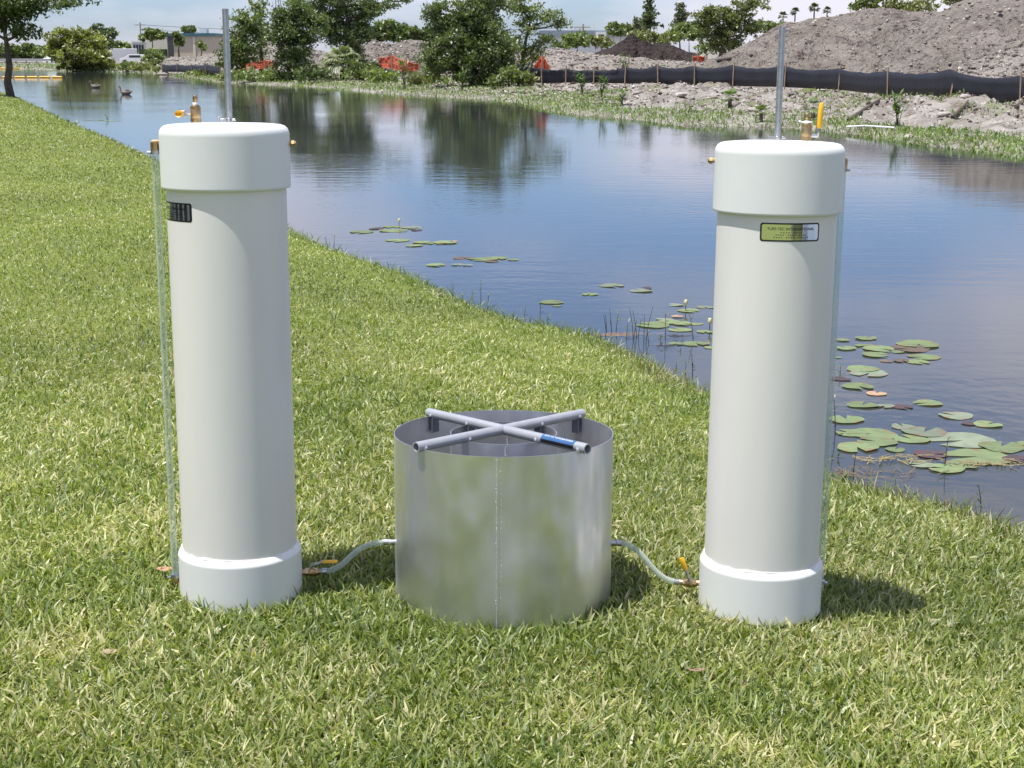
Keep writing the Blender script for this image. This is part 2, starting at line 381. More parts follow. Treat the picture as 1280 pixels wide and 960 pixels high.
def edgezone(x, y, dn, df, w):
    n = fbm(x*1.3, y*1.3, 3, 91)
    return (dn < df) & ((~w & (dn < .16+.25*n)) | (w & (dn < .05+.10*n)))
o = blades(260000, 4.5, 60, R(24), lambda r: .0048*np.maximum(1, r/9)**.9, lambda r: .095*np.maximum(1, r/25)**.4, [(.11, .17, .03), (.16, .22, .045), (.24, .27, .08), (.34, .30, .14), (.16, .12, .06)], [.3, .3, .2, .12, .08], edgezone, 'shore_grass', tilt=(.1, 1.2))
tag(o, kind='stuff', label='longer ragged grass overhanging the near water edge', cat='grass')
# ---------------------------------------------------------------- far bank plants and rubble
def bankzone(x, y, dn, df, w):
    n = fbm(x*.25, y*.25, 3, 71)
    a = np.degrees(np.arctan2(x, y))
    lim = np.where(a > 4.3, 2.2, np.where(a > -4, 7.0, np.where(a > -13, 6.0, 16.)))
    k = (df < dn) & (~w | (df < .5)) & (df < lim*(1+1.2*n))
    k |= (df < dn) & ~w & (n > .27) & (df < 14)
    return k & (RNG.random(x.shape) < np.where(df < lim, .95, .6))
pal2 = [(.09, .16, .025), (.13, .22, .035), (.18, .27, .05), (.22, .26, .08), (.28, .27, .12)]
o = blades(330000, 24, 190, R(28), lambda r: .026*np.maximum(1, r/40)**.8, lambda r: .15*np.maximum(1, r/60)**.5, pal2, [.3, .34, .22, .1, .04], bankzone, 'bank_weeds', tilt=(.1, 1.1))
tag(o, kind='stuff', label='low green weeds fringing the water along the far bank', cat='weeds')
def rubble():
    n = 150000
    r = np.exp(RNG.uniform(math.log(24), math.log(130), n)); a = RNG.uniform(R(-14), R(27), n)
    x = r*np.sin(a); y = r*np.cos(a); z, dn, df, w = height(x, y)
    k = (df < dn) & ~w & (df > 1.8) & (df < 30) & (vnoise(x*.4, y*.4, 5)+.3*vnoise(x*1.7, y*1.7, 8) > -.24)
    x, y, z, r = x[k], y[k], z[k], r[k]; n = len(x)
    s = np.minimum(.013*np.exp(RNG.normal(0, .7, n)), .05)*np.clip(r/32, 1, 2)
    B = np.array([(1, 0, 0), (0, 1, 0), (-1, 0, 0), (0, -1, 0), (0, 0, 1), (0, 0, -1)], float)
    V = B[None]*RNG.uniform(.3, 1.7, (n, 6, 1)); th = RNG.uniform(0, 6.28, n); c, sn = np.cos(th)[:, None], np.sin(th)[:, None]
    V = np.stack([V[..., 0]*c-V[..., 1]*sn, V[..., 0]*sn+V[..., 1]*c, V[..., 2]*.7], -1)*s[:, None, None]+np.stack([x, y, z+s*.3], -1)[:, None]
    T = np.array([(0, 1, 4), (1, 2, 4), (2, 3, 4), (3, 0, 4), (1, 0, 5), (2, 1, 5), (3, 2, 5), (0, 3, 5)])
    Q = ((np.arange(n)*6)[:, None, None]+T[None]).reshape(-1, 3)
    pal = np.array([(.30, .26, .225), (.46, .42, .38), (.17, .135, .11), (.06, .045, .035), (.22, .18, .15)])
    C = pal[RNG.integers(0, 5, n)]*RNG.uniform(.8, 1.15, (n, 1))
    m = leafmat('rubble_stone', 0, .8, .01)
    o = npmesh('bank_rubble', V.reshape(-1, 3), Q, m, np.repeat(C, 6, 0))
    tag(o, kind='stuff', label='pale broken stones and clods strewn over the far bank', cat='rubble')
rubble()

# ---------------------------------------------------------------- earth mounds on the building site
def moundmat(name, c1, c2, c3, c4=(.07, .05, .05)):
    m, nt, b = newmat(name); b.inputs['Roughness'].default_value = .95; b.inputs['Specular IOR Level'].default_value = .15
    a, _ = noise_mix(nt, c1, c2, .5, lo=.35, hi=.65)
    c, _ = noise_mix(nt, a, c3, 5, lo=.57, hi=.66, rough=.85)
    d, _ = noise_mix(nt, c, c4, 1.0, lo=.56, hi=.68, rough=.75)
    nt.links.new(d, b.inputs['Base Color'])
    tc = nt.nodes.new('ShaderNodeTexCoord'); n2 = nt.nodes.new('ShaderNodeTexNoise'); n2.inputs['Scale'].default_value = 3; n2.inputs['Detail'].default_value = 9
    bp = nt.nodes.new('ShaderNodeBump'); bp.inputs['Strength'].default_value = 1; bp.inputs['Distance'].default_value = .7
    nt.links.new(tc.outputs['Object'], n2.inputs[0]); nt.links.new(n2.outputs[0], bp.inputs['Height']); nt.links.new(bp.outputs[0], b.inputs['Normal'])
    return m
CL = []
def mound(name, label, sil, r0, rt, r1, m, amp=.35, seed=1):
    xs = [p[0] for p in sil]; ys = [p[1] for p in sil]
    n = int(max(30, (xs[-1]-xs[0])/1.6)); k = 130
    px = np.linspace(xs[0], xs[-1], n); py = np.interp(px, xs, ys)
    u = (px-640)/F*CP; vv = (py-480)/F
    t = np.linspace(0, 1, k); V = np.zeros((n, k, 3))
    for j in range(k):
        Yd = r0+(r1-r0)*t[j]+vnoise(px*.03, px*0+seed, 3)*(rt-r0)*.25
        top = -(SP+vv*CP)/(CP-vv*SP)*rt + CZ
        s = np.where(Yd < rt, (Yd-r0)/(rt-r0), (r1-Yd)/(r1-rt)); s = np.clip(s, 0, 1)
        s = s*.75+.25*s*s*(3-2*s)
        X_ = u*Yd; base = -.35
        edge = np.clip(np.minimum(px-xs[0], xs[-1]-px)/((xs[-1]-xs[0])*.04+1e-6), 0, 1)
        z = base+(top-base)*s*np.where(s > .97, 1, 1)
        z = z+amp*(fbm(X_*.35+seed, Yd*.35, 4, seed)+.8*fbm(X_*1.4, Yd*1.4, 4, seed+4))*np.sin(np.pi*np.clip(s, 0, .9)/1.0)-amp*.9*np.maximum(0, .13-np.abs(vnoise(X_*.55+.8*vnoise(X_*.3, Yd*.3, 6), Yd*.12, seed+9)))*np.clip(s*3, 0, 1)*np.clip((1-s)*4, 0, 1)*3
        V[:, j] = np.stack([X_, Yd+0*X_, base+(z-base)*edge], -1)
    I = np.arange(n*k).reshape(n, k)
    Q = np.stack([I[:-1, :-1], I[1:, :-1], I[1:, 1:], I[:-1, 1:]], -1).reshape(-1, 4)
    o = npmesh(name, V.reshape(-1, 3), Q, m, smooth=True); tag(o, label, 'earth mound')
    if name == 'spoil_mound':
        P_ = V.reshape(-1, 3); P_ = P_[(P_[:, 2] > .1) & (P_[:, 1] < rt+2)]; K = min(len(P_), 2600); P_ = P_[RNG.integers(0, len(P_), K)]+RNG.normal(0, .12, (K, 3))*np.array([1, 1, 0]); CL.append(P_)
    return o
mg = moundmat('spoil_grey', (.245, .215, .19), (.16, .138, .12), (.42, .385, .355))
mp_ = moundmat('spoil_pale', (.33, .30, .265), (.23, .205, .18), (.50, .46, .43))
md = moundmat('spoil_dark', (.055, .042, .038), (.03, .024, .024), (.14, .11, .10))
mound('spoil_mound', 'long grey spoil mound rising behind the black silt fence at the right', [(830, 84), (870, 78), (900, 70), (940, 50), (980, 28), (1030, 19), (1075, 9), (1110, 8), (1150, 13), (1200, 18), (1260, 40), (1330, 70)], 64, 86, 110, mg, .7, 2)
mound('spoil_mound', 'tallest grey spoil mound running out of the top right corner', [(1085, 84), (1130, 45), (1165, 18), (1190, 6), (1215, -6), (1260, -18), (1330, -26), (1420, 10), (1480, 60)], 50, 66, 84, mg, .6, 5)
mound('spoil_mound', 'low whitish spoil heap at the foot of the tallest mound, right edge', [(1190, 92), (1215, 80), (1250, 66), (1290, 55), (1350, 60), (1400, 90)], 46.5, 54, 60, mp_, .3, 8)
mound('dirt_pile', 'dark brown jagged dirt pile behind the silt fence', [(735, 70), (755, 60), (775, 54), (790, 46), (797, 53), (815, 57), (832, 54), (848, 62), (866, 68), (885, 78)], 92, 97, 106, md, .9, 11)
mound('spoil_mound', 'broad flat pale earth bank in front of the dark dirt pile', [(600, 78), (640, 66), (700, 62), (760, 68), (820, 74), (870, 78), (900, 86)], 76, 88, 100, mp_, .4, 14)
mound('spoil_mound', 'grey earth mound glimpsed behind the trees at the middle left', [(425, 78), (450, 58), (468, 50), (490, 56), (515, 50), (545, 56), (590, 60), (625, 72)], 95, 108, 120, mg, .6, 17)
mound('spoil_mound', 'pale rubble mound behind the left conduit rod', [(195, 78), (215, 71), (240, 71), (265, 67), (290, 68), (318, 56), (345, 46), (372, 55), (400, 64), (430, 76)], 124, 134, 146, mp_, .6, 20)

def clods():
    P_ = np.concatenate(CL); n = len(P_); s = np.minimum(.042*np.exp(RNG.normal(0, .55, n))*np.clip(P_[:, 1]/70, 1, 1.3), .13)
    B = np.array([(1, 0, 0), (0, 1, 0), (-1, 0, 0), (0, -1, 0), (0, 0, 1), (0, 0, -1)], float)
    V = B[None]*RNG.uniform(.3, 1.6, (n, 6, 1))*s[:, None, None]*np.array([1, 1, .7])+P_[:, None]
    T = np.array([(0, 1, 4), (1, 2, 4), (2, 3, 4), (3, 0, 4), (1, 0, 5), (2, 1, 5), (3, 2, 5), (0, 3, 5)])
    pal = np.array([(.25, .22, .19), (.42, .39, .35), (.13, .105, .09), (.20, .17, .15)]); C = pal[RNG.choice(4, n, p=[.35, .15, .2, .3])]
    o = npmesh('mound_clods', V.reshape(-1, 3), ((np.arange(n)*6)[:, None, None]+T[None]).reshape(-1, 3), bpy.data.materials['rubble_stone'], np.repeat(C, 6, 0))
    tag(o, kind='stuff', label='loose clods and stones scattered over the spoil mounds', cat='clods')
clods()
# ---------------------------------------------------------------- fences
def fence(name, label, cat, pts, fab, lean=None, mesh=False, group=None, wav=.17):
    P3 = []
    for x, yt, yb, D in pts:
        b = atY(x, yb, D); t = atY(x, yt, D); P3.append((b, t))
    root = empty(name, P3[0][0], label, cat, group); rl = Vector(root.location)
    mb = MB(); vs = []; fs = []; n = 0
    for i in range(len(P3)-1):
        (b0, t0), (b1, t1) = P3[i], P3[i+1]; K = 10
        for k in range(K+(1 if i == len(P3)-2 else 0)):
            s = k/K; sag = (t0-b0).length*wav*4*s*(1-s)*random.uniform(.9, 1.1)
            b = b0.lerp(b1, s); t = t0.lerp(t1, s)
            off = Vector((0, .05*math.sin(s*math.pi), 0))
            for q in range(4):
                p = b.lerp(t, q/3.); p.z -= sag*q/3.; p += off*(1 if q in (1, 2) else .3)+Vector((0, random.uniform(-.05, .05), random.uniform(-.02, .02) if q == 3 else 0))
                if q == 0: p.z -= .12
                vs.append(p-rl)
            n += 1
    for i in range(n-1):
        for q in range(3): fs.append((i*4+q, (i+1)*4+q, (i+1)*4+q+1, i*4+q+1))
    if mesh:       # plastic netting: solid strands only
        m2 = MB()
        for i in range(n-1):
            for q in range(4):
                m2.tube([vs[i*4+q], vs[(i+1)*4+q]], .022, 4, False)
            for q in range(3):
                a, b, c, d = vs[i*4+q], vs[(i+1)*4+q], vs[(i+1)*4+q+1], vs[i*4+q+1]
                m2.tube([a, c], .017, 4, False); m2.tube([b, d], .017, 4, False); m2.tube([a, d], .02, 4, False)
                m2.tube([(a+d)/2, (b+c)/2], .02, 4, False)
        m2.build('netting', fab, root, smooth=False)
    else:
        o = MB().add(vs, fs).build('fabric', fab, root)
        so = o.modifiers.new('thick', 'SOLIDIFY'); so.thickness = .006
    for i, (b, t) in enumerate(P3):
        h = (t-b).length; ln = (lean or {}).get(i, random.uniform(-.03, .03))
        tt = Vector((b.x+ln, b.y-.14, t.z+.10)); bb = Vector((b.x-ln*.3, b.y-.14, b.z-.2))
        MB().tube([bb-rl, tt-rl], .032, 4).build('stake', M['stake'], root, smooth=False)
    return root
fence('silt_fence', 'long black silt fence on wooden stakes in front of the spoil mounds', 'fence',
      [(645, 79, 95, 68), (677, 85, 101, 69), (707, 85, 100, 69), (742, 86, 100.5, 69), (781, 84, 101, 68), (822, 82, 102, 66), (867.5, 82, 104, 64), (915.6, 81, 104, 62), (980, 82, 105, 58), (1047.6, 85, 108, 54), (1108, 88, 114, 49), (1187, 87, 118, 44), (1273, 95, 124, 41), (1370, 103, 134, 37), (1480, 112, 150, 33)], M['silt'], {11: .12})
fence('silt_fence', 'short dark silt fence below the pale rubble mound at the far left', 'fence',
      [(203, 80, 88, 126), (222, 80, 88, 121), (240, 81, 88.5, 115), (258, 80, 89, 109), (276, 81, 90, 104)], M['silt'])
fence('barrier_netting', 'orange plastic netting sagging between the palmetto and the large tree', 'barrier netting',
      [(474, 72, 81, 88), (490, 69, 83, 87), (508, 75, 88, 86), (524, 79, 84, 86)], M['orange'], mesh=True)
fence('barrier_netting', 'orange plastic netting low on the bank beside the left trees', 'barrier netting',
      [(300, 80, 85, 100), (318, 77, 84, 99), (332, 75, 83, 98), (347, 76, 83, 97)], M['orange'], mesh=True)
fence('barrier_netting', 'peaked scrap of orange netting at the left end of the black silt fence', 'barrier netting',
      [(667, 84, 87, 71), (678, 69, 86, 71), (687, 84, 87, 71)], M['orange'], mesh=True, wav=0)
fence('barrier_netting', 'small scrap of orange netting at the foot of the long spoil mound', 'barrier netting',
      [(866, 71, 75, 84), (872, 70, 76, 84), (881, 71, 75, 84)], M['orange'], mesh=True, wav=0)

# ---------------------------------------------------------------- trees
def leafcloud(C, s, colr, var=.35, clumpc=None):
    n = len(C)
    u = RNG.normal(0, 1, (n, 3)); u /= np.linalg.norm(u, axis=1)[:, None]
    w = RNG.normal(0, 1, (n, 3)); w -= (w*u).sum(1)[:, None]*u; w /= np.linalg.norm(w, axis=1)[:, None]
    sz = s*RNG.uniform(.6, 1.4, (n, 1))
    V = np.stack([C-u*sz, C-w*sz*.45, C+u*sz, C+w*sz*.45], 1).reshape(-1, 3)
    Q = np.arange(n*4).reshape(n, 4)
    c = np.array(colr)[None]*RNG.uniform(1-var, 1+var, (n, 1))*(1 if clumpc is None else clumpc[:, None])
    c = c*np.array([1, 1, 1])+RNG.uniform(0, .02, (n, 1))*np.array([1, .8, .1])
    return V, Q, np.repeat(c, 4, 0)
def tree(name, label, cat, D, bx, blobs, color, leaf=.10, dens=1., group=None, base=None, trunk=.16, limbs=True, sub=1., lean=0):
    if not limbs:
        D = ongr(bx, max(b[1]+b[3]*.85 for b in blobs)).y
    bz = base if base is not None else None
    xw = (bx-640)/F*CP*D
    if bz is None: bz = gz(xw, D)
    root = empty(name, (xw, D, bz), label, cat, group); rl = np.array([xw, D, bz])
    pxm = D/F*CP
    wood = MB(); cl = []; cc = []
    cents = []
    for x, y, rx, ry in blobs:
        c = np.array(atY(x, y, D)) + np.array([0, RNG.uniform(-.5, .5)*rx*pxm, 0]); cents.append((c, rx*pxm*1.2, ry*pxm*1.15))
    zt = max(c[2] for c, _, _ in cents); zt = max(zt, bz+.5)
    cx = np.average([c[0] for c, _, _ in cents], weights=[a*b for _, a, b in cents])
    tp = [Vector((0, 0, -.2))]
    H = (zt-bz)*.85
    for k in range(1, 7):
        s = k/6; tp.append(Vector(((cx-xw)*s**1.5+random.uniform(-.03, .03)*H*(1-s)+lean*s, random.uniform(-.03, .03)*H, H*s)))
    wood.tube(tp, [trunk*(1.15-.95*k/6) for k in range(7)], 8)
    def trunkpt(z):
        s = min(max(z/H, 0), 1)*6; i = min(int(s), 5); return tp[i].lerp(tp[i+1], s-i)
    for c, rx, rz in cents:
        cl_loc = Vector(c-rl); a = trunkpt(max(cl_loc.z-rz*1.2, H*.15))
        mid = a.lerp(cl_loc, .5)+Vector((0, 0, -rz*.15))
        if limbs: wood.tube([a, mid, cl_loc], [trunk*.45, trunk*.3, trunk*.12], 5)
        vol = rx*rx*rz
        ns = int(max(9, min(110, 17*sub*(rx*rz)/(.55+.12*rz)**2)))
        d = RNG.normal(0, 1, (ns, 3)); d /= np.linalg.norm(d, axis=1)[:, None]
        rad = RNG.uniform(.25, 1.08, ns)**.6
        pc = c+d*rad[:, None]*np.array([rx, rx*.85, rz])
        pc = pc[pc[:, 2] > bz+.15] if len(pc[pc[:, 2] > bz+.15]) else pc
        for q, p in enumerate(pc):
            if limbs and q % 3 == 0:
                pl = Vector(p-rl); wood.tube([cl_loc.lerp(mid, .3), cl_loc.lerp(pl, .5)+Vector((0, 0, -.05)), pl], [trunk*.13, trunk*.09, trunk*.04], 4)
            rr_ = (.20+.13*min(rx, rz))*random.uniform(.55, 1.3)
            m_ = int(max(16, dens*6.2*rr_*rr_/(leaf*leaf)))
            g = RNG.normal(0, 1, (m_, 3))*np.array([rr_, rr_, rr_*.62])*.62
            cl.append(p+g-rl); cc.append(np.full(m_, random.uniform(.72, 1.3)))
    C = np.concatenate(cl); CCo = np.concatenate(cc)
    V, Q, Cc = leafcloud(C, leaf, color, .3, CCo)
    wood.build('trunk', M['bark'], root)
    npmesh('crown', V, Q, M['leaf'], Cc, root)
    return root
DK = (.085, .125, .028); MG = (.125, .17, .035); LG = (.155, .20, .045); OL = (.165, .18, .045); YG = (.22, .24, .045)
tree('shade_tree', 'dark tree with a bare trunk on the lawn edge in the top left corner', 'tree', 59, 10,
     [(-35, -15, 40, 30), (18, -8, 35, 20), (30, 8, 32, 11), (62, 5, 26, 9), (88, -2, 20, 7), (8, 24, 28, 13), (28, 38, 20, 9), (-20, 30, 25, 14), (-15, 60, 12, 9)], DK, .085, .7, trunk=.16, sub=1.3)
tree('willow_tree', 'rounded yellow-green tree past the floating booms at the far left', 'tree', 146, 100, [(82, 50, 20, 13), (108, 52, 20, 14), (95, 66, 28, 13), (120, 74, 20, 10), (92, 80, 18, 8), (75, 63, 16, 11)], YG, .20, 1.2, trunk=.2)
tree('loose_tree', 'thin loose tree showing behind the rounded yellow-green tree', 'tree', 165, 128, [(122, 36, 7, 6), (130, 44, 9, 7), (140, 40, 7, 5), (118, 46, 10, 8), (136, 54, 10, 5)], DK, .18, .6)
for x, y, rx, ry, c, t in ((12, 66, 18, 9, DK, 'dark bush beside the road behind the bare trunk'), (32, 64, 12, 9, DK, 'dark rounded bush on the road, right of the bare trunk'), (50, 66, 13, 8, MG, 'mid green bush on the road left of the white car'), (148, 58, 8, 5, MG, 'green treetop above the white trailers'), (158, 60, 5, 6, LG, 'small light green tree between trailers and cream building')):
    tree('bush', t, 'bush', 235, x, [(x, y, rx, ry)], c, .28, 1, group='bushes beside the far road', trunk=.12)
for x, y, rx, ry, D, c, t in ((118, 83, 14, 7, 130, MG, 'low green shrub at the water under the yellow-green tree'), (133, 82, 10, 5, 128, OL, 'low olive shrub on the far left bank'), (158, 83, 9, 7, 124, MG, 'small round shrub on the far left bank left of the bushy one'), (175, 85, 14, 5, 120, OL, 'wide low shrub at the waterline before the cream building'),
                             (194, 74, 12, 10, 116, LG, 'bushy shrub on the bank in front of the tan building'), (205, 88, 12, 4, 112, OL, 'low shrub at the water left of the short silt fence'), (245, 92, 12, 4, 104, LG, 'low light green shrub at the water below the short silt fence'), (262, 91, 9, 5, 102, MG, 'low green shrub behind the left conduit rod')):
    tree('shrub', t, 'shrub', D, x, [(x, y, rx, ry), (x+rx*.5, y+ry*.4, rx*.6, ry*.6)], c, .14, 1, group='shrubs on the far left bank', trunk=.06, limbs=False)
tree('palm_tree', 'wispy palm-like tree over the cream wing of the tan building', 'tree', 255, 190, [(183, 46, 9, 4), (198, 43, 9, 5), (190, 40, 8, 4)], MG, .3, .8)
tree('slender_tree', 'slender tree against the tan building wall', 'tree', 250, 223, [(222, 44, 4, 4), (224, 52, 5, 6)], MG, .28, 1)
tree('slender_tree', 'small pale tree against the right half of the tan wall', 'tree', 250, 252, [(252, 57, 5, 5)], LG, .26, .8)
tree('roof_tree', 'treetop showing above the teal roof edge', 'tree', 330, 235, [(232, 37, 5, 4), (239, 37, 5, 4)], MG, .35, 1)
tree('bushy_tree', 'bright green tree immediately right of the left conduit rod', 'tree', 96, 303, [(298, 40, 14, 18), (314, 26, 14, 14), (289, 62, 12, 16), (306, 66, 16, 14), (292, 80, 16, 9), (322, 44, 10, 12)], MG, .10, 1.)
tree('sapling', 'thin sapling between the bright green tree and the tall dark one', 'tree', 99, 325, [(322, 5, 9, 7), (326, 18, 7, 6), (332, 36, 9, 6), (327, 58, 7, 12)], LG, .12, .7)
tree('broad_tree', 'tall dense green tree above the left end of the far bank', 'tree', 90, 368, [(356, 22, 16, 12), (378, 12, 16, 14), (366, 38, 24, 16), (348, 44, 12, 12), (392, 34, 16, 16), (372, 60, 18, 16), (358, 76, 14, 10), (378, 85, 14, 9), (366, 94, 18, 6)], (.11, .155, .035), .09, 1.1)
tree('spreading_tree', 'dark spreading tree with a long limb reaching right over the palmetto', 'tree', 97, 438, [(408, 14, 22, 14), (420, -8, 34, 12), (440, 22, 22, 14), (462, 10, 18, 10), (480, 6, 16, 5), (497, 1, 14, 4), (430, 44, 18, 14), (448, 46, 14, 12), (412, 34, 14, 12), (440, 70, 14, 14)], DK, .09, 1.0, trunk=.25)
for i, (x, y, rx, ry, c) in enumerate(((482, 36, 12, 10, MG), (501, 38, 10, 8, DK), (518, 42, 10, 7, MG), (466, 42, 8, 7, DK), (536, 42, 10, 7, DK))):
    tree('distant_tree', ['tallest distant tree left of the gap between the large trees', 'dark distant tree in the gap between the large trees', 'pale distant tree in the gap before the large right tree', 'small distant tree beside the spreading tree', 'distant tree close against the large leafy tree'][i], 'tree', 215, x, [(x, y, rx, ry), (x+3, y+9, rx, 6)], c, .3, 1.1, group='distant trees behind the mounds')
tree('large_tree', 'large leafy tree overhanging the far bank at the centre', 'tree', 72, 592, [(560, 30, 18, 14), (585, 12, 22, 16), (612, 2, 24, 14), (604, 36, 26, 20), (575, 54, 26, 18), (618, 58, 24, 18), (550, 66, 20, 14), (556, 84, 20, 12), (590, 80, 30, 16), (625, 82, 18, 14), (600, 98, 26, 9), (540, 22, 10, 8), (545, 8, 12, 8)], (.105, .145, .033), .08, 1.0, trunk=.25, sub=1.2)
tree('open_tree', 'open-crowned lighter tree to the right of the large leafy tree', 'tree', 76, 650, [(648, 6, 16, 12), (668, 14, 16, 10), (690, 22, 14, 8), (702, 30, 8, 5), (660, 34, 14, 10), (650, 58, 12, 12), (668, 66, 12, 10), (682, 52, 8, 7), (655, 82, 10, 8)], (.14, .18, .045), .08, .7, trunk=.14)
for x, y, rx, ry, D, c, t in ((286, 97, 14, 5, 95, OL, 'olive undergrowth shrub just right of the left conduit rod'), (318, 97, 16, 6, 90, LG, 'light green undergrowth at the water under the bright green tree'), (345, 96, 12, 7, 84, MG, 'mid green undergrowth left of the tall dense tree'), (392, 96, 14, 8, 78, DK, 'dark undergrowth under the tall dense tree'), (452, 92, 16, 9, 72, MG, 'mid green undergrowth right of the large silvery palmetto'), (478, 97, 14, 7, 70, LG, 'light green shrub below the orange netting'),
                             (538, 97, 12, 9, 64, LG, 'upright light green shrub left of the large leafy tree'), (655, 102, 14, 6, 62, OL, 'olive shrub at the left end of the silt fence'), (520, 104, 12, 5, 62, OL, 'low olive shrub at the waterline by the reed clump')):
    tree('shrub', t, 'shrub', D, x, [(x-rx*.35, y-2, rx, ry*1.35), (x+rx*.6, y, rx*.85, ry)], c, .11, 1, group='undergrowth along the far bank', trunk=.05, limbs=False)
tree('bush', 'light green bush on the bank under the open-crowned tree', 'bush', 66, 636, [(632, 96, 18, 8), (648, 92, 12, 8), (622, 104, 10, 5)], LG, .10, 1, trunk=.06, limbs=False)
for i, (x, y, rx, ry, D, c) in enumerate(((722, 48, 16, 9, 150, LG), (752, 52, 12, 6, 150, OL), (776, 36, 14, 7, 215, MG), (812, 48, 24, 8, 128, OL), (796, 38, 12, 7, 210, MG), (862, 38, 20, 10, 175, MG), (843, 46, 12, 6, 170, LG), (962, 32, 18, 8, 150, MG), (884, 60, 10, 7, 118, MG), (700, 58, 10, 6, 140, MG))):
    tree('shrub', ['light green shrub in front of the white building', 'olive shrub at the right of the white building', 'distant green treetop beside the white building roof', 'wide olive bush behind the dark dirt pile', 'distant treetop left of the tall thin pine', 'green shrubbery between the tall pine and the olive tree', 'light shrub behind the right end of the dark dirt pile', 'green treetop left of the right conduit rod', 'small bush at the foot of the olive tree', 'small green bush left of the white building'][i], 'shrub', D, x, [(x-rx*.4, y, rx*.7, ry), (x+rx*.4, y+1, rx*.7, ry*.85)], c, .0012*D, 1., group='shrubs on the building site', trunk=.08)
tree('pine_tree', 'tall thin dark pine standing above the dark dirt pile', 'tree', 165, 812, [(811, -4, 6, 6), (811, 10, 5, 4), (812, 19, 9, 5), (808, 26, 7, 3), (815, 32, 11, 5)], DK, .2, .9, trunk=.18)
tree('pine_tree', 'pale feathery pine to the right of the tall thin one', 'tree', 185, 850, [(850, 10, 5, 6), (851, 20, 8, 6), (847, 29, 8, 5)], (.10, .12, .06), .2, .5, trunk=.12)
tree('pine_tree', 'slim bare-topped sapling left of the tall thin pine', 'tree', 185, 797, [(797, 28, 4, 5), (799, 36, 6, 4)], (.10, .11, .06), .2, .6, trunk=.1)
tree('olive_tree', 'olive-green bushy tree at the left foot of the long spoil mound', 'tree', 112, 900, [(880, 22, 12, 12), (902, 18, 16, 12), (924, 26, 14, 12), (890, 40, 16, 12), (914, 44, 16, 12), (905, 58, 16, 8), (940, 36, 10, 9), (930, 8, 16, 7), (950, 5, 12, 6)], (.13, .155, .038), .12, 1.0)
for i, (x, y, rx, ry) in enumerate(((1086, 0, 14, 6), (1108, 1, 16, 7), (1150, 6, 22, 5), (1200, -8, 14, 8))):
    tree('ridge_bush', ['leftmost bush peeping over the long spoil mound', 'second bush peeping over the long spoil mound', 'wide flat bush peeping over the dip between the mounds', 'bush peeping over the flank of the tallest mound'][i], 'bush', 122, x, [(x, y, rx, ry), (x-rx*.4, y+7, rx, 5)], OL if i else MG, .16, 1, group='bushes beyond the spoil mounds')

def palm(name, label, D, bx, by, rpx, nfr, colr, group=None, trunkh=0, cat='palm', leafw=.035, droop=.8):
    if trunkh: c = atY(bx, by, D); g = c.z-trunkh
    else:
        c = ongr(bx, by+rpx*.9); D = c.y; g = c.z; c.z += rpx*.75*D/F
    root = empty(name, (c.x, D, g), label, cat, group); rl = Vector(root.location)
    R_ = rpx*D/F
    wood = MB(); wood.tube([Vector((0, 0, -.1)), c-rl], [R_*.10+.03, R_*.07+.03], 7); wood.build('trunk', M['bark'], root)
    Vs = []; Qs = []; Cs = []
    for k in range(nfr):
        a = random.uniform(0, 6.28); el = random.uniform(-.5, 1.25)
        d = Vector((math.cos(a)*math.cos(el), math.sin(a)*math.cos(el), math.sin(el)))
        sidev = d.cross(Vector((0, 0, 1))).normalized(); up = sidev.cross(d).normalized()
        pet = c-rl+d*R_*.45; sh = random.uniform(.7, 1.25)
        for q in range(15):
            w = (q-7)/7*1.35; dd = (d*math.cos(w)+sidev*math.sin(w)+up*.15*abs(w)).normalized()
            L = R_*.62*(1-.25*abs(w)/1.35)*random.uniform(.85, 1.1)
            t1 = pet+dd*L*.6; t2 = pet+dd*L+Vector((0, 0, -droop*L*.35)); s_ = dd.cross(up).normalized()*leafw*R_
            n = len(Vs)
            Vs += [pet-s_*.3, pet+s_*.3, t1+s_, t1-s_, t2+s_*.1, t2-s_*.1]; Qs += [(n, n+1, n+2, n+3), (n+3, n+2, n+4, n+5)]
            cc = np.array(colr)*sh*(random.uniform(.8, 1.2)); Cs += [cc]*6
        n = len(Vs); e = sidev*.015*R_; o0 = c-rl
        Vs += [o0-e, o0+e, pet+e, pet-e]; Qs += [(n, n+1, n+2, n+3)]; Cs += [np.array(colr)*.9]*4
    npmesh('fronds', np.array([tuple(v) for v in Vs]), np.array(Qs), M['leaf'], np.array(Cs), root)
palm('palmetto', 'large silvery fan palmetto below the spreading tree', 79, 428, 76, 27, 34, (.26, .29, .16), trunkh=0, droop=1.0, leafw=.05)
palm('palmetto', 'smaller fan palmetto with drooping leaves left of the large one', 80, 408, 84, 16, 20, (.22, .25, .12), droop=1.2, leafw=.05)
palm('palmetto', 'dark little palmetto under the orange netting', 81, 468, 86, 14, 18, (.07, .11, .03), droop=1.1, leafw=.05)
palm('palmetto', 'small green palmetto on the rubble bank left of the right tube', 33, 912, 122, 15, 9, (.13, .20, .04), droop=.5, leafw=.05)
palm('palmetto', 'small palmetto low on the bank beside the right conduit rod', 36, 951, 140, 14, 9, (.15, .20, .05), droop=.5, leafw=.05)
palm('palmetto', 'withered bent palmetto sprout behind the right top valve', 30, 1016, 132, 18, 4, (.12, .17, .04), droop=1, leafw=.06)
for i, (x, y, r_) in enumerate(((979, 20, 7), (994, 15, 7), (1018, 10, 8), (1034, 13, 6))):
    palm('fan_palm', ['leftmost of the four small palms above the long spoil mound', 'second from left of the four small palms above the mound', 'broadest of the four small palms above the mound', 'rightmost of the four small palms above the mound'][i], 190, x, y, r_, 26, (.09, .12, .035), 'palms beyond the long spoil mound', trunkh=6, leafw=.07)

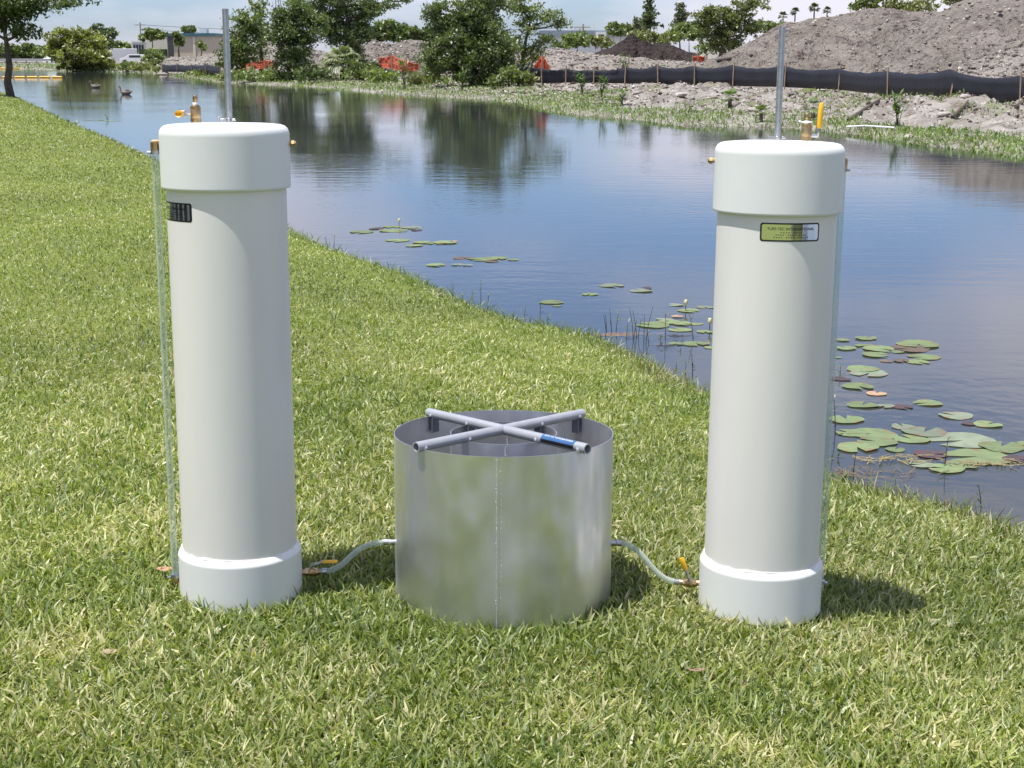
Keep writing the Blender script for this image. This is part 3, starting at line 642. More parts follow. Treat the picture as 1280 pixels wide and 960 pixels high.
# weed stalks on the rubble bank
def stalk(name, label, base, h, colr, n=3, leaves=True, spread=.25, group=None, rad=.004, cat='weed', lw=.018, ll=.10):
    root = empty(name, base, label, cat, group)
    st = MB(); L = []
    for k in range(n):
        a = random.uniform(0, 6.28); q = random.uniform(0, spread); hh = h*random.uniform(.6, 1.05)
        p0 = Vector((random.uniform(-.3, .3)*spread*h*.5, random.uniform(-.3, .3)*spread*h*.5, -.05)); pts = [p0+Vector((math.cos(a)*q*hh*s*s, math.sin(a)*q*hh*s*s, hh*s)) for s in (0, .3, .6, 1)]
        st.tube(pts, [rad, rad*.9, rad*.7, rad*.4], 5)
        if leaves:
            for j in range(int(5+hh*12)):
                s = random.uniform(.35, 1); p = pts[0].lerp(pts[3], s); b = random.uniform(0, 6.28)
                d = Vector((math.cos(b), math.sin(b), random.uniform(-.1, .9))).normalized(); sd = d.cross(Vector((0, 0, 1))).normalized()*lw/2
                ln = ll*random.uniform(.5, 1.2); L.append([p, p+d*ln*.5+sd, p+d*ln, p+d*ln*.5-sd])
    st.build('stem', M['stem'], root)
    if L:
        V = np.array([[tuple(v) for v in q] for q in L]).reshape(-1, 3)
        C = np.repeat(np.array(colr)[None]*RNG.uniform(.6, 1.4, (len(L), 1)), 4, 0)
        npmesh('leaves', V, np.arange(len(V)).reshape(-1, 4), M['leaf'], C, root)
    return root
for i, (x, y, D, h, t) in enumerate(((780, 103, 60, 1.3, 'leafy weed standing against the silt fence at the middle'), (727, 118, 55, .9, 'reedy green weed in front of the left part of the silt fence'), (752, 126, 50, .9, 'thin upright weed on the grassy bank point'), (1003, 105, 50, .8, 'leafy weed beside the right conduit rod at the fence foot'), (1122, 158, 29, .8, 'green reeds standing in the bank grass right of the right tube'), (505, 112, 62, 1.7, 'spiky reed clump at the waterline below the orange netting'), (578, 112, 56, 1., 'light green weed at the foot of the large leafy tree'), (778, 132, 47, .5, 'short green weed on the rubble slope'))):
    c = ongr(x, y)
    stalk('bank_weed', t, c, h, (.10, .17, .03), 7, True, .3, 'tall weeds on the far bank', .01, lw=.06, ll=.3)
# driftwood and white pipe on the far bank
c0 = ongr(1058, 163, .08); c1 = ongr(1118, 164, .08)
o = MB().tube([c0, c0.lerp(c1, .4)+Vector((0, 0, .03)), c1], .024, 8).build('pipe', M['white']); tag(o, 'thin white pipe lying in the grass of the far right bank', 'pipe')
for (x0, y0, x1, y1, D, t) in ((1060, 152, 1105, 125, 33, 'brown driftwood branch leaning up the right rubble bank'), (1190, 148, 1210, 130, 33, 'dark stick poking up the bank at the right'), (1270, 135, 1290, 118, 33, 'dark branch at the right picture edge below the fence')):
    a = ongr(x0, y0, .03); b = ongr(x1, y1, .08)
    o = MB().tube([a, a.lerp(b, .5)+Vector((.1, 0, .08)), b], [.05, .04, .02], 6).build('driftwood', M['bark']); tag(o, t, 'driftwood')
bpy.context.view_layer.update()
def cast(px, py):
    h = scene.ray_cast(bpy.context.evaluated_depsgraph_get(), Vector((0, 0, CZ)), Vector(ray(px, py)).normalized()); return h[1]+Vector((0, 0, .05))
cA = cast(897, 77); cB = cast(940, 71)
o = MB().tube([cA, cB], .10, 8).build('log', mat('dark_log', (.05, .04, .035), rough=.9)); tag(o, 'dark log lying at the foot of the long spoil mound', 'log')
stone = mat('pale_stone', (.46, .43, .39), (.28, .25, .22), rough=.9, scale=4, bump=.5, bdist=.05)
def rock(px, py, D, s, label):
    s *= .62
    c = ongr(px, py, s*.2); mb = MB(); prof = [(0, -.5), (.6, -.4), (.95, -.1), (.85, .25), (.5, .5), (0, .58)]
    mb.lathe(prof, 9); mb.v = [tuple(np.array(v)*s*(1+.5*vnoise(v[0]*2+px, v[1]*2+v[2]*3+px, 2))*np.array([1.2, 1, .75])) for v in mb.v]
    o = mb.build('rock', stone, angle=25); o.location = c; tag(o, label, 'rock', 'larger rocks on the far bank')
for a in ((942, 139, 33, .28, 'pale round rock by the stem of the right conduit rod'), (1030, 113, 42, .25, 'flat pale rock in front of the silt fence'), (851, 120, 45, .3, 'pale rock on the slope below the silt fence'), (1180, 145, 31, .28, 'whitish rock on the bank at the right'), (795, 118, 48, .2, 'small white rock on the grassy point'), (1137, 172, 27, .17, 'pale rock at the waterline right of the right tube'), (485, 97, 68, .7, 'white rock pile lump under the orange netting'), (500, 98, 69, .5, 'smaller white rock below the orange netting'), (1207, 122, 38, .25, 'white rock at the foot of the fence near its leaning stake')):
    rock(*a)

# ---------------------------------------------------------------- distant buildings, road, vehicles
glass = mat('dark_glass', (.03, .04, .05), rough=.15)
tanw = mat('tan_wall', (.50, .42, .33), (.46, .39, .30), rough=.8); cream = mat('cream_wall', (.62, .58, .48), rough=.8); teal = mat('teal_fascia', (.04, .13, .17), rough=.5)
whitew = mat('white_wall', (.70, .70, .68), rough=.7); slate = mat('blue_grey_roof', (.22, .26, .31), (.18, .22, .26), rough=.6)
def pbox(px0, px1, py0, py1, D, dd):     # a box standing at distance D whose front fills these image bounds
    a = atY(px0, py1, D); b = atY(px1, py0, D)
    return Vector(((a.x+b.x)/2, D+dd/2, (a.z+b.z)/2)), (abs(b.x-a.x), dd, abs(b.z-a.z))
D = 262
root = empty('tan_building', atY(236, 71, D), 'flat-roofed tan building with teal roof edge at the far left', 'building'); rl = Vector(root.location)
def pb(name, m, a, parent=root, off=None):
    c, d = pbox(*a); return MB().box(c-Vector(rl), d).build(name, m, parent, smooth=False)
pb('wall', tanw, (218, 267, 45, 74, D, 12)); pb('side_wall', mat('grey_wall', (.2, .2, .19), rough=.8), (207, 218, 45, 74, D+.5, 10)); rf = pb('roof', teal, (206, 269, 41.5, 45, D-.4, 13))
pb('rooftop_unit', whitew, (249, 258, 36, 41.4, D+3, 2), rf)
pb('pilaster', cream, (206, 208.5, 46, 74, D-.3, .6)); pb('pilaster', cream, (242, 243.5, 46, 74, D-.2, .4))
D = 268
root = empty('cream_building', atY(185, 71, D), 'low cream and white building left of the tan one', 'building'); rl = Vector(root.location)
pb('wall', cream, (184, 207, 47, 74, D, 9), root); pb('wall', whitew, (165, 184, 53, 74, D+1, 9), root); pb('roof', whitew, (164, 185, 51, 53, D+.7, 10), root)
for x in (167, 170.5, 174, 177.5): pb('window', glass, (x, x+1.6, 56, 66, D+.85, .3), root)
o_ = pb('hedge_wall', mat('hedge', (.04, .07, .02), rough=.9), (174, 206, 61.5, 70, D-8, 2), root)
D = 232
root = empty('white_building', atY(735, 60, D), 'long low white building with blue-grey roof behind the dirt pile', 'building'); rl = Vector(root.location)
pb('wall', whitew, (676, 786, 46, 66, D, 12), root); pb('roof', slate, (674, 788, 38, 46, D-.4, 13), root)
for a in ((748, 755, 43, 48),): 
    f_ = pb('dormer', whitew, (745, 758, 40, 49.5, D-1.4, 1), root); pb('window', glass, a+(D-1.5, .4), root)
pb('annex', whitew, (708, 738, 34, 40, D+4, 5), root); pb('vent', whitew, (741, 743.5, 30, 40, D+4, .5), root); pb('annex', whitew, (770, 806, 33, 47, D+16, 5), root)
for x in (684, 694, 706, 718, 730): pb('window', glass, (x, x+3, 50, 54, D-.1, .3), root)
D = 216
root = empty('road', (0, 0, 0)); bpy.data.objects.remove(root)
a = [(-400, 196, CZ-1.47), (-68, 196, CZ-1.47), (-62, 204, CZ-1.46), (-400, 204, CZ-1.46)]
o = MB().add(a, [(0, 1, 2, 3)]).build('road', mat('asphalt', (.06, .06, .06), rough=.9), smooth=False); tag(o, kind='structure')
root = empty('guardrail', atY(40, 78, 190), 'long pale guardrail along the far left road', 'guardrail'); rl = Vector(root.location)
c, d = pbox(-160, 79, 73.2, 76.2, 190, .1); MB().box(c-rl, d).build('rail', mat('pale_rail', (.45, .45, .43), rough=.5, metal=.4), root, smooth=False)
for x in range(-150, 80, 13):
    c, d = pbox(x, x+1, 74, 80, 190.2, .12); MB().box(c-rl, d).build('post', M['stake'], root, smooth=False)
def vehicle(name, label, cat, px, D, L, Wd, H, bodycol, rz, z, van=False):
    xw = (px-640)/F*CP*D; root = empty(name, (xw, D, z), label, cat); root.rotation_euler.z = rz
    body = MB(); hw = Wd/2
    prof = ([(-L/2, .3), (-L/2, .85), (-L*.42, .95), (-L*.28, H), (L*.18, H), (L*.32, .95), (L*.49, .8), (L/2, .3)] if not van else [(-L/2, .5), (-L/2, H), (L*.30, H), (L*.31, H*.8), (L*.42, H*.45), (L/2, H*.42), (L/2, .5)])
    n = len(prof); vs = [(x, -hw, z_) for x, z_ in prof]+[(x, hw, z_) for x, z_ in prof]
    fs = [tuple(range(n)), tuple(range(2*n-1, n-1, -1))]+[(i, (i+1) % n, n+(i+1) % n, n+i)[::-1] for i in range(n)]
    body.add(vs, fs).build('body', bodycol, root, smooth=False, bevel=.05)
    for s in (-1, 1):
        MB().box((-.05*L if not van else .33*L, s*(hw+.003), H-.28 if not van else H*.65), (L*.4 if not van else L*.12, .02, .35)).build('window', glass, root, smooth=False)
        for xx in (-.31*L, .31*L):
            MB().lathe([(0, -.1), (.32, -.1), (.32, .1), (0, .1)], 16, Matrix.Translation((xx, s*(hw-.08), .32)) @ Matrix.Rotation(R(90), 4, 'X')).build('wheel', M['black'], root)
    return root
white_p = mat('white_paint', (.75, .75, .75), rough=.3)
vehicle('car', 'small white car passing on the far left road behind the guardrail', 'car', 73, 200, 4.3, 1.75, 1.42, white_p, R(62), CZ-1.47-.35)
vehicle('delivery_truck', 'white box truck parked beyond the yellow-green tree', 'truck', 135, 236, 5.5, 2.2, 2.5, whitew, R(25), CZ-2.2, True)
vehicle('delivery_truck', 'second white box truck parked nearer the cream building', 'truck', 150, 232, 5, 2.2, 2.6, whitew, R(200), CZ-2.2, True)
vehicle('car', 'dark-windowed white car parked left of the cream building', 'car', 168, 228, 4.3, 1.75, 1.4, white_p, R(180), CZ-1.9)
# radio tower, poles
steelm = mat('tower_steel', (.35, .36, .38), rough=.5, metal=.5)
b = atY(350, 60, 420); root = empty('radio_tower', (b.x, b.y, -.2), 'distant lattice radio tower above the tall dense tree', 'tower')
mb = MB(); H = 24
for sx, sy in ((-1, -1), (1, -1), (0, 1)): mb.tube([(sx*.7, sy*.6, 0), (sx*.7, sy*.6, H)], .10, 4)
for k in range(16):
    z0 = k*1.5; mb.tube([(-.7, -.6, z0), (.7, -.6, z0+1.5)], .06, 4); mb.tube([(.7, -.6, z0), (0, .6, z0+1.5)], .06, 4); mb.tube([(0, .6, z0), (-.7, -.6, z0+1.5)], .06, 4)
mb.build('mast', steelm, root, smooth=False)
for z in (13.5, 18): MB().box((0, -.8, z), (3, .15, .6)).build('antenna', steelm, root, smooth=False)
wires = []
for i, (x, yt, D, t) in enumerate(((918, 12, 170, 'utility pole rising behind the olive-green tree'), (729, 30, 235, 'utility pole beside the white building roof'), (175, 28, 300, 'utility pole above the cream building'))):
    b = atY(x, yt, D); root = empty('utility_pole', (b.x, b.y, -.2), t, 'utility pole', 'utility poles in the distance'); h = b.z+.2
    MB().tube([(0, 0, 0), (0, 0, h)], [.16, .11], 8).build('post', M['stake'], root)
    MB().box((0, -.12, h-.5), (2.2, .12, .12)).build('crossarm', M['stake'], root, smooth=False); wires.append(Vector((b.x, b.y, b.z-.45)))
for k in range(2):
    pts = []
    a_ = wires[2]+Vector((0, 0, -k*.9)); b_ = wires[1]+Vector((0, 0, -k*.9))
    for q in range(21):
        s = q/20; p = a_.lerp(b_, s); p.z -= 3*4*s*(1-s)*.35; pts.append(p)
    o = MB().tube(pts, .035, 4).build('power_line', M['black']); tag(o, ['upper thin power line spanning the distant poles', 'lower thin power line spanning the distant poles'][k], 'power line')
# floating booms
ym = mat('yellow_boom', (.75, .45, .05), (.6, .34, .04), rough=.5)
for (x0, x1, y, t) in ((-60, 79, 96.5, 'long yellow floating boom in front of the bare trunk'), (-60, 27, 85.6, 'short yellow floating boom further off at the left edge')):
    a = onz(x0, y, ZW+.05); b = onz(x1, y, ZW+.05); root = empty('floating_boom', b, t, 'floating boom', 'yellow booms across the canal')
    n = 9
    for k in range(n):
        p = (a.lerp(b, k/n+.008)-b); q = (a.lerp(b, (k+1)/n-.008)-b); MB().tube([p, p.lerp(q, .05), p.lerp(q, .95), q], [.05, .09, .09, .05], 10).build('float', ym, root)
# geese
def goose(px, py, label, flip):
    c = onz(px, py, ZW); root = empty('goose', c, label, 'goose', 'two geese swimming on the canal'); s = flip
    root.scale = (.9, .9, .9)
    MB().tube([(.36*s, 0, .16), (.30*s, 0, .15), (.18*s, 0, .10), (0, 0, .08), (-.14*s, 0, .10), (-.22*s, 0, .16), (-.25*s, 0, .28), (-.26*s, 0, .37), (-.29*s, 0, .40), (-.33*s, 0, .39), (-.38*s, 0, .375)],
              [.01, .05, .11, .13, .115, .06, .035, .035, .045, .03, .008], 12).build('body', mat('goose_plumage', (.24, .20, .16), (.12, .10, .08), rough=.8, scale=9), root)
    MB().tube([(.30*s, 0, .17), (.1*s, 0, .18), (-.08*s, 0, .16)], [.02, .10, .05], 10).build('wing', mat('goose_wing', (.10, .085, .07), rough=.8), root)
goose(119, 110, 'goose on the water nearer the left bank, farther of the two', 1); goose(157, 118, 'goose swimming to the right, nearer of the two', 1)

# ---------------------------------------------------------------- lily pads
padg = {'g': (.18, .235, .105), 'p': (.20, .235, .16), 'b': (.15, .115, .08), 'u': (.085, .055, .055), 't': (.45, .30, .18)}
names = {'g': 'green', 'p': 'pale grey-green', 'b': 'brownish', 'u': 'purple', 't': 'tan withered'}
def pads(lst, ox, oy, k, where, hmin=1):
    for cx, cy, hw, c in lst:
        px = ox+cx/k; py = oy+cy/k; h = hw/k*1.14
        z = ZW+.003+random.uniform(0, .005); P0 = onz(px, py, z); r = h/F*(P0-Vector((0, 0, CZ))).length*1.0
        n = 22; rot = random.uniform(0, 6.28); notch = .22; vs = [(0, 0, 0)]; fs = []; asp = random.uniform(.8, 1.); ro = random.uniform(-.4, .4)
        wavy = random.uniform(.0, .035)
        for ring_, rf_ in ((1, .55), (2, 1.)):
            for i in range(n):
                a = notch+(2*math.pi-2*notch)*i/(n-1)+rot
                q = r*rf_*(1+.05*math.sin(3*a+px)+.03*math.sin(7*a))
                x_, y_ = math.cos(a)*q, math.sin(a)*q*asp
                vs.append((x_*math.cos(ro)-y_*math.sin(ro), x_*math.sin(ro)+y_*math.cos(ro), r*(wavy*math.sin(2*a+px)+.008)*rf_**3*(1 if ring_ == 2 else .2)))
        for i in range(n-1):
            fs += [(0, 1+i, 2+i), (1+i, 1+n+i, 2+n+i, 2+i)]
        o = MB().add(vs, fs).build('lily_pad', M['pad']); o.location = P0
        base = np.array(padg[c])*random.uniform(.8, 1.15); a_ = o.data.color_attributes.new('col', 'FLOAT_COLOR', 'POINT')
        for i, d_ in enumerate(a_.data):
            f = random.uniform(.85, 1.15); f2 = .6 if (i > n and random.random() < .18) else 1
            d_.color = (base[0]*f*(1.3 if f2 < 1 else 1), base[1]*f*f2, base[2]*f*f2, 1)
        tag(o, '%s floating lily pad %s' % (names[c], where), 'lily pad', '%s lily pads %s' % (names[c], where))
pads([(230, 82, 43, 'g'), (120, 90, 30, 'g'), (140, 128, 40, 'g'), (225, 118, 40, 'g'), (290, 132, 60, 'g'), (273, 158, 52, 'g'), (473, 110, 82, 'g'), (430, 131, 80, 'b'), (375, 146, 28, 'g'), (325, 188, 25, 'b'), (392, 186, 30, 'b'), (500, 170, 64, 'g'), (470, 192, 45, 'g'), (102, 172, 16, 'g')], 1020, 400, 3.692, 'in the upper group right of the right tube')
pads([(215, 224, 65, 'g'), (245, 244, 75, 'p'), (115, 270, 40, 'u'), (195, 304, 62, 'g'), (278, 338, 40, 't'), (215, 390, 62, 'g'), (320, 395, 36, 'p'), (398, 400, 42, 'u'), (518, 382, 56, 'g'), (140, 457, 70, 'g')], 1020, 400, 3.692, 'in the middle row right of the right tube')
pads([(645, 440, 65, 'p'), (710, 477, 32, 'u'), (793, 480, 54, 'g')], 1020, 400, 3.692, 'in the loose trio near the right picture edge')
pads([(160, 520, 60, 'g'), (260, 524, 100, 'g'), (280, 560, 80, 'g'), (400, 490, 45, 'p'), (500, 515, 85, 'p'), (440, 548, 70, 'g'), (190, 585, 85, 'g'), (365, 597, 38, 'g'), (680, 555, 130, 'p'), (855, 583, 85, 'g'), (750, 630, 125, 'g'), (935, 640, 58, 'u'), (530, 618, 65, 'u'), (597, 683, 72, 'g'), (675, 665, 65, 'g'), (490, 665, 50, 'p'), (960, 568, 30, 'g')], 1020, 400, 3.692, 'in the lowest group beside the lawn edge')
pads([(45, 165, 55, 'g'), (210, 100, 85, 'p'), (430, 138, 75, 'p'), (470, 118, 35, 'u')], 730, 340, 6, 'in the sparse row above the reeds')
pads([(690, 245, 50, 'p'), (785, 288, 72, 'g'), (910, 262, 60, 'p'), (700, 330, 40, 't'), (520, 395, 110, 'g'), (640, 372, 70, 'g'), (740, 385, 70, 'g'), (720, 432, 80, 'g'), (600, 355, 60, 'p'), (830, 388, 55, 'g'), (910, 445, 60, 'g'), (690, 535, 50, 'g'), (840, 535, 90, 'g'), (945, 565, 40, 'g')], 730, 340, 6, 'in the group left of the right tube')
pads([(195, 112, 50, 'g'), (265, 96, 32, 'u'), (340, 88, 40, 'g'), (345, 105, 60, 'g'), (430, 92, 45, 'p'), (455, 104, 24, 'u')], 400, 260, 3.765, 'in the farthest group nearest the left tube')
pads([(365, 152, 50, 'g'), (440, 175, 38, 'g'), (480, 160, 40, 'g'), (545, 165, 45, 'g'), (590, 160, 50, 'g'), (630, 155, 18, 't')], 400, 260, 3.765, 'in the second group off the lawn')
pads([(675, 235, 45, 'b'), (545, 267, 40, 'g'), (645, 265, 25, 'p'), (695, 267, 22, 'p'), (770, 240, 60, 'g'), (830, 235, 45, 'g'), (810, 252, 30, 'b'), (910, 242, 25, 'g')], 400, 260, 3.765, 'in the third group at mid water')
pads([(1090, 442, 50, 'g'), (1115, 460, 20, 'g')], 400, 260, 3.765, 'in the tiny pair above the lawn edge')
for y, xs in ((143, (62, 75, 90)), (151, (110, 124, 140, 150)), (155, (75, 88))):
    pads([(x, y+random.uniform(-1, 1), random.uniform(3, 6), 'g') for x in xs], 0, 0, 1, 'near the left bank in the distance')
def flower(px, py, t):
    c = onz(px, py, ZW); root = empty('water_flower', c, t, 'flower', 'lily buds on the canal'); root.scale = (.55, .55, .7)
    MB().tube([(0, 0, -.02), (0, 0, .07)], .006, 6).build('stem', M['stem'], root)
    MB().lathe([(0, .06), (.022, .075), (.03, .10), (.02, .125), (0, .13)], 12).build('bud', mat('bud', (.75, .68, .35), rough=.5), root)
flower(857, 389, 'cream lily bud standing above the pads left of the right tube'); flower(499, 283, 'yellow lily bud on the farthest pad group'); flower(887, 413, 'white lily bud half hidden by the right tube')
# waterside stalks
WS = [(409, 308, .22), (417, 312, .24), (558, 368, .16), (567, 366, .2), (577, 373, .13), (590, 378, .18), (602, 380, .26), (610, 383, .18), (655, 394, .12), (675, 393, .2), (685, 400, .09), (758, 414, .2), (764, 417, .24), (770, 416, .22), (783, 424, .2), (792, 424, .28), (797, 422, .25), (806, 430, .34), (810, 428, .2), (825, 425, .14), (833, 424, .24), (868, 424, .34), (850, 440, .1), (857, 468, .18), (866, 470, .22), (846, 462, .14), (845, 478, .1),
      (1046, 545, .34), (1050, 470, .18), (1048, 572, .1), (1066, 590, .14), (1182, 582, .20), (1118, 612, .12), (1228, 636, .22), (95, 158, .2), (135, 150, .2), (88, 128, .5)]
for i, (x, y, h) in enumerate(WS):
    c = onz(x, y, ZW)
    where = 'left of the far pad groups' if x < 450 else 'in the clump by the curved lawn edge' if x < 700 else 'in the thick patch left of the right tube' if x < 900 else 'among the pads right of the right tube'
    if x < 140: where = 'far along the left bank'
    thin = (x in (792, 797, 806, 764, 758))
    stalk('water_weed', 'thin upright water weed stalk %s' % where, c, h, (.14, .19, .06) if i % 3 else (.08, .09, .04), 1 if not thin else 2, not thin, .18, 'water weeds %s' % where, .0032 if x > 300 else .01, 'water weed', .011 if x > 300 else .04, .045 if x > 300 else .15)
# floating reed litter
for (x, y, l, t) in ((768, 419, .32, 'orange-brown floating reed litter beside the reeds'), (1115, 574, .35, 'yellow floating reed litter among the lowest pads'), (1070, 592, .45, 'brown reed litter along the lawn edge right of the right tube'), (1235, 580, .25, 'thin yellow litter by the right pads'), (847, 421, .16, 'black floating debris beside the pads'), (830, 433, .12, 'dark floating scrap near the lawn edge')):
    c = onz(x, y, ZW+.01); V = []; Q = []; C = []
    cc = {'o': (.35, .20, .10), 'y': (.34, .27, .11), 'b': (.20, .14, .08), 't': (.3, .25, .12), 'd': (.05, .05, .04)}[t[0] if not t.startswith('black') else 'd']
    for k in range(60):
        p = np.array([random.gauss(0, l*.36), random.gauss(0, l*.09), random.uniform(0, .012)]); a = random.gauss(0, .9); L_ = l*random.uniform(.03, .15)
        d = np.array([math.cos(a), math.sin(a), random.uniform(-.02, .03)])*L_; s = np.array([-math.sin(a), math.cos(a), .2])*.0026
        V += [p-d-s, p-d+s, p+d+s, p+d-s]; Q.append(tuple(range(len(V)-4, len(V)))); C += [np.array(cc)*random.uniform(.7, 1.3)]*4
    o = npmesh('floating_litter', np.array(V), np.array(Q), M['leaf'], np.array(C)); o.location = c; tag(o, t, 'reed litter')

# ---------------------------------------------------------------- the two reservoir tubes
def bend(pts, r, az0, flip=1):      # (s, t) flat -> on a cylinder of radius r, centred on direction az0; s to the right as seen from outside
    return [Vector((r*math.cos(az0+s/r), r*math.sin(az0+s/r), t)) for s, t in pts]
def strip(w, h, rad, n=40):
    vs = []; xs = []
    for i in range(n+1):
        x = -w/2+w*i/n; d = max(0, rad-(w/2-abs(x))); hh = h/2-(rad-math.sqrt(max(rad*rad-d*d, 0)))
        vs += [(x, -hh), (x, hh)]
    # finer ends for round corners
    return vs, [(2*i, 2*i+2, 2*i+3, 2*i+1) for i in range(n)]
def textpts(body, size, align='CENTER'):
    cu = bpy.data.curves.new('txt', 'FONT'); cu.body = body; cu.size = size; cu.align_x = align; cu.align_y = 'CENTER'; cu.resolution_u = 3; cu.offset = size*.012
    o = bpy.data.objects.new('txt', cu); col.objects.link(o)
    dg = bpy.context.evaluated_depsgraph_get(); me = bpy.data.meshes.new_from_object(o.evaluated_get(dg))
    vs = [(v.co.x, v.co.y) for v in me.vertices]; fs = [tuple(p.vertices) for p in me.polygons]
    bpy.data.objects.remove(o); bpy.data.curves.remove(cu); bpy.data.meshes.remove(me)
    return vs, fs
def lever(root, p, direction, up, L=.085, tilt=0):
    d = Vector(direction).normalized(); u = Vector(up).normalized(); s = d.cross(u).normalized()
    h = MB().tube([p, p+u*.012, p+u*.016+d*.02, p+u*.022+d*.032, p+u*.022+d*.045], [.006, .006, .0055, .005, .005], 8).build('lever', M['steel'], root)
    q = p+u*.022
    mb = MB(); vs = []
    for i, (t, w, k) in enumerate(((.032, .005, .0035), (.036, .0075, .005), (.06, .0075, .0048), (L-.008, .0085, .005), (L, .006, .0035))):
        for a in range(10):
            an = 2*math.pi*a/10; vs.append(q+d*t+s*w*math.cos(an)+u*k*math.sin(an))
    fs = [(i*10+a, i*10+(a+1) % 10, (i+1)*10+(a+1) % 10, (i+1)*10+a) for i in range(4) for a in range(10)]+[tuple(range(9, -1, -1)), tuple(40+a for a in range(10))]
    mb.add(vs, fs).build('grip', M['yellow'], h)
    return h
def hexnut(mb, p, axis, r, l):
    a = Vector(axis).normalized(); mb.tube([p, p+a*l], r, 6)
def reservoir(base, axis, label, lab_az, lab_w, sight_az, plug_az, valve, outlet_az, Htot, ht):
    root = empty('reservoir_tube', base, label, 'reservoir tube', 'the two white reservoir tubes')
    ax = Vector(axis).normalized(); root.rotation_euler = ax.to_track_quat('Z', 'Y').to_euler()
    # undo the spin that to_track_quat brings in, so local -y keeps facing the camera
    root.rotation_euler = (Vector((0, 0, 1)).rotation_difference(ax)).to_euler()
    H = Htot; hc = .150; r1 = .162; r2 = .1745
    MB().lathe([(r1-.008, hc-.05), (r1, hc-.05), (r1, H-ht+.04), (r1-.008, H-ht+.04)], 96).build('pipe', M['pvc'], root)
    base_o = MB().lathe([(r2-.004, 0), (r2, .006), (r2, .010), (r2, hc-.016), (r2, hc-.012), (r2-.0012, hc-.009), (r2-.0025, hc-.007), (r1+.0045, hc+.004), (r1+.003, hc+.005), (r1-.003, hc+.006)], 96).build('base_socket', M['pvc_cap'], root)
    # glue squeezed out round the joint
    gl = MB(); pts = []
    for k in range(181):
        a = R(2*k); pts.append(((r1+.0008)*math.cos(a), (r1+.0008)*math.sin(a), hc+.0052+.002*math.sin(a*3)+.0025*float(vnoise(np.array([k*.21]), np.array([1.]))[0])))
    gl.tube(pts, [.003+.0018*math.sin(k*.3+3*math.sin(k*.11)) for k in range(181)], 6, False).build('glue_bead', M['pvc'], base_o)
    cap = MB().lathe([(r1+.001, H-ht), (r2-.002, H-ht), (r2, H-ht+.003), (r2, H-ht+.006), (r2, H-.030), (r2, H-.026), (r2-.0015, H-.018), (r2-.006, H-.0095), (r2-.013, H-.004), (r2-.022, H-.0012), (r2-.026, H-.0005), (.12, H+.002), (.04, H+.004), (0, H+.004)], 96).build('top_cap', M['pvc_cap'], root)
    # conduit rod with its clamp
    rx, ry = (.003, .06)
    rod = MB().lathe([(.0088, H-.02), (.0088, H+.306), (.0068, H+.306), (.0068, H+.27)], 24, Matrix.Translation((rx, ry, 0))).build('air_rod', M['galv'], root)
    cl = MB().lathe([(.0105, H+.004), (.0105, H+.014), (.0088, H+.014)], 24, Matrix.Translation((rx, ry, 0))); cl.box((rx-.017, ry-.004, H+.009), (.020, .006, .009)); cl.tube([(rx+.010, ry-.012, H+.010), (rx+.020, ry-.012, H+.010)], .0042, 8)
    cl.box((rx-.027, ry-.004, H+.011), (.004, .012, .013))
    cl.build('hose_clamp', M['steel'], rod, bevel=.0006)
    # valve on top
    vx, vy = valve['xy']; T = Matrix.Translation((vx, vy, H))
    vb = MB().lathe([(.011, 0), (.0135, .002), (.0135, .006), (.0112, .008), (.0112, .012), (.0135, .014), (.0145, .020), (.0145, .036), (.0125, .040), (.0125, .046), (.0105, .05), (.0, .05)], 20, T)
    vb.tube([(vx, vy, H+.006), (vx, vy, H+.014)], .0155, 6); vb.tube([(vx, vy, H+.036), (vx, vy, H+.045)], .0150, 6)
    v = vb.build('top_valve', M['brass'], root, angle=30)
    MB().lathe([(.007, .048), (.0075, .055), (.0065, .057), (0, .057)], 16, T).build('thread_tape', M['tape'], v)
    if valve.get('wings'):
        w = MB(); w.tube([(vx-.022, vy-.004, H+.056), (vx-.014, vy-.002, H+.053), (vx, vy-.008, H+.051), (vx+.013, vy, H+.053)], [.0035, .002, .004, .0022], 6); w.build('loose_tape', M['tape'], v)
    MB().lathe([(.0058, .056), (.0058, .062), (.0068, .064), (.0068, .074), (.0055, .076), (0, .076)], 16, T).build('nipple', M['brass'], v)
    if valve['kind'] == 'side':
        MB().tube([(vx-.012, vy-.002, H+.028), (vx-.032, vy-.004, H+.028)], .0062, 8).build('valve_stem', M['steel'], v)
        g = MB(); g.tube([(vx-.038, vy-.03, H+.027), (vx-.038, vy-.045, H+.027), (vx-.039, vy+.03, H+.027)], [.007, .0095, .008], 10).build('grip', M['yellow'], v)
        MB().box((vx-.032, vy-.002, H+.030), (.012, .014, .010)).build('lever', M['steel'], v, bevel=.001)
    else:
        MB().tube([(vx+.010, vy-.002, H+.016), (vx+.030, vy-.006, H+.016), (vx+.031, vy-.008, H+.030), (vx+.034, vy-.008, H+.045)], [.007, .0065, .006, .0045], 8).build('lever', M['steel'], v)
        MB().tube([(vx+.032, vy-.008, H+.036), (vx+.033, vy-.008, H+.042), (vx+.035, vy-.008, H+.085), (vx+.036, vy-.008, H+.100), (vx+.036, vy-.008, H+.106)], [.005, .0078, .0072, .0066, .004], 10).build('grip', M['yellow'], v)
    # brass plug on the cap side
    def rad(a, r, z): return Vector((r*math.cos(a), r*math.sin(a), z))
    a = R(plug_az); pl = MB(); zc = H-.052
    pl.tube([rad(a, r2-.005, zc), rad(a, r2+.008, zc)], .0065, 10); hexnut(pl, rad(a, r2+.006, zc), rad(a, 1, 0), .0098, .008); pl.tube([rad(a, r2+.014, zc), rad(a, r2+.018, zc)], .006, 10)
    pl.build('brass_plug', M['brass'], root, angle=30)
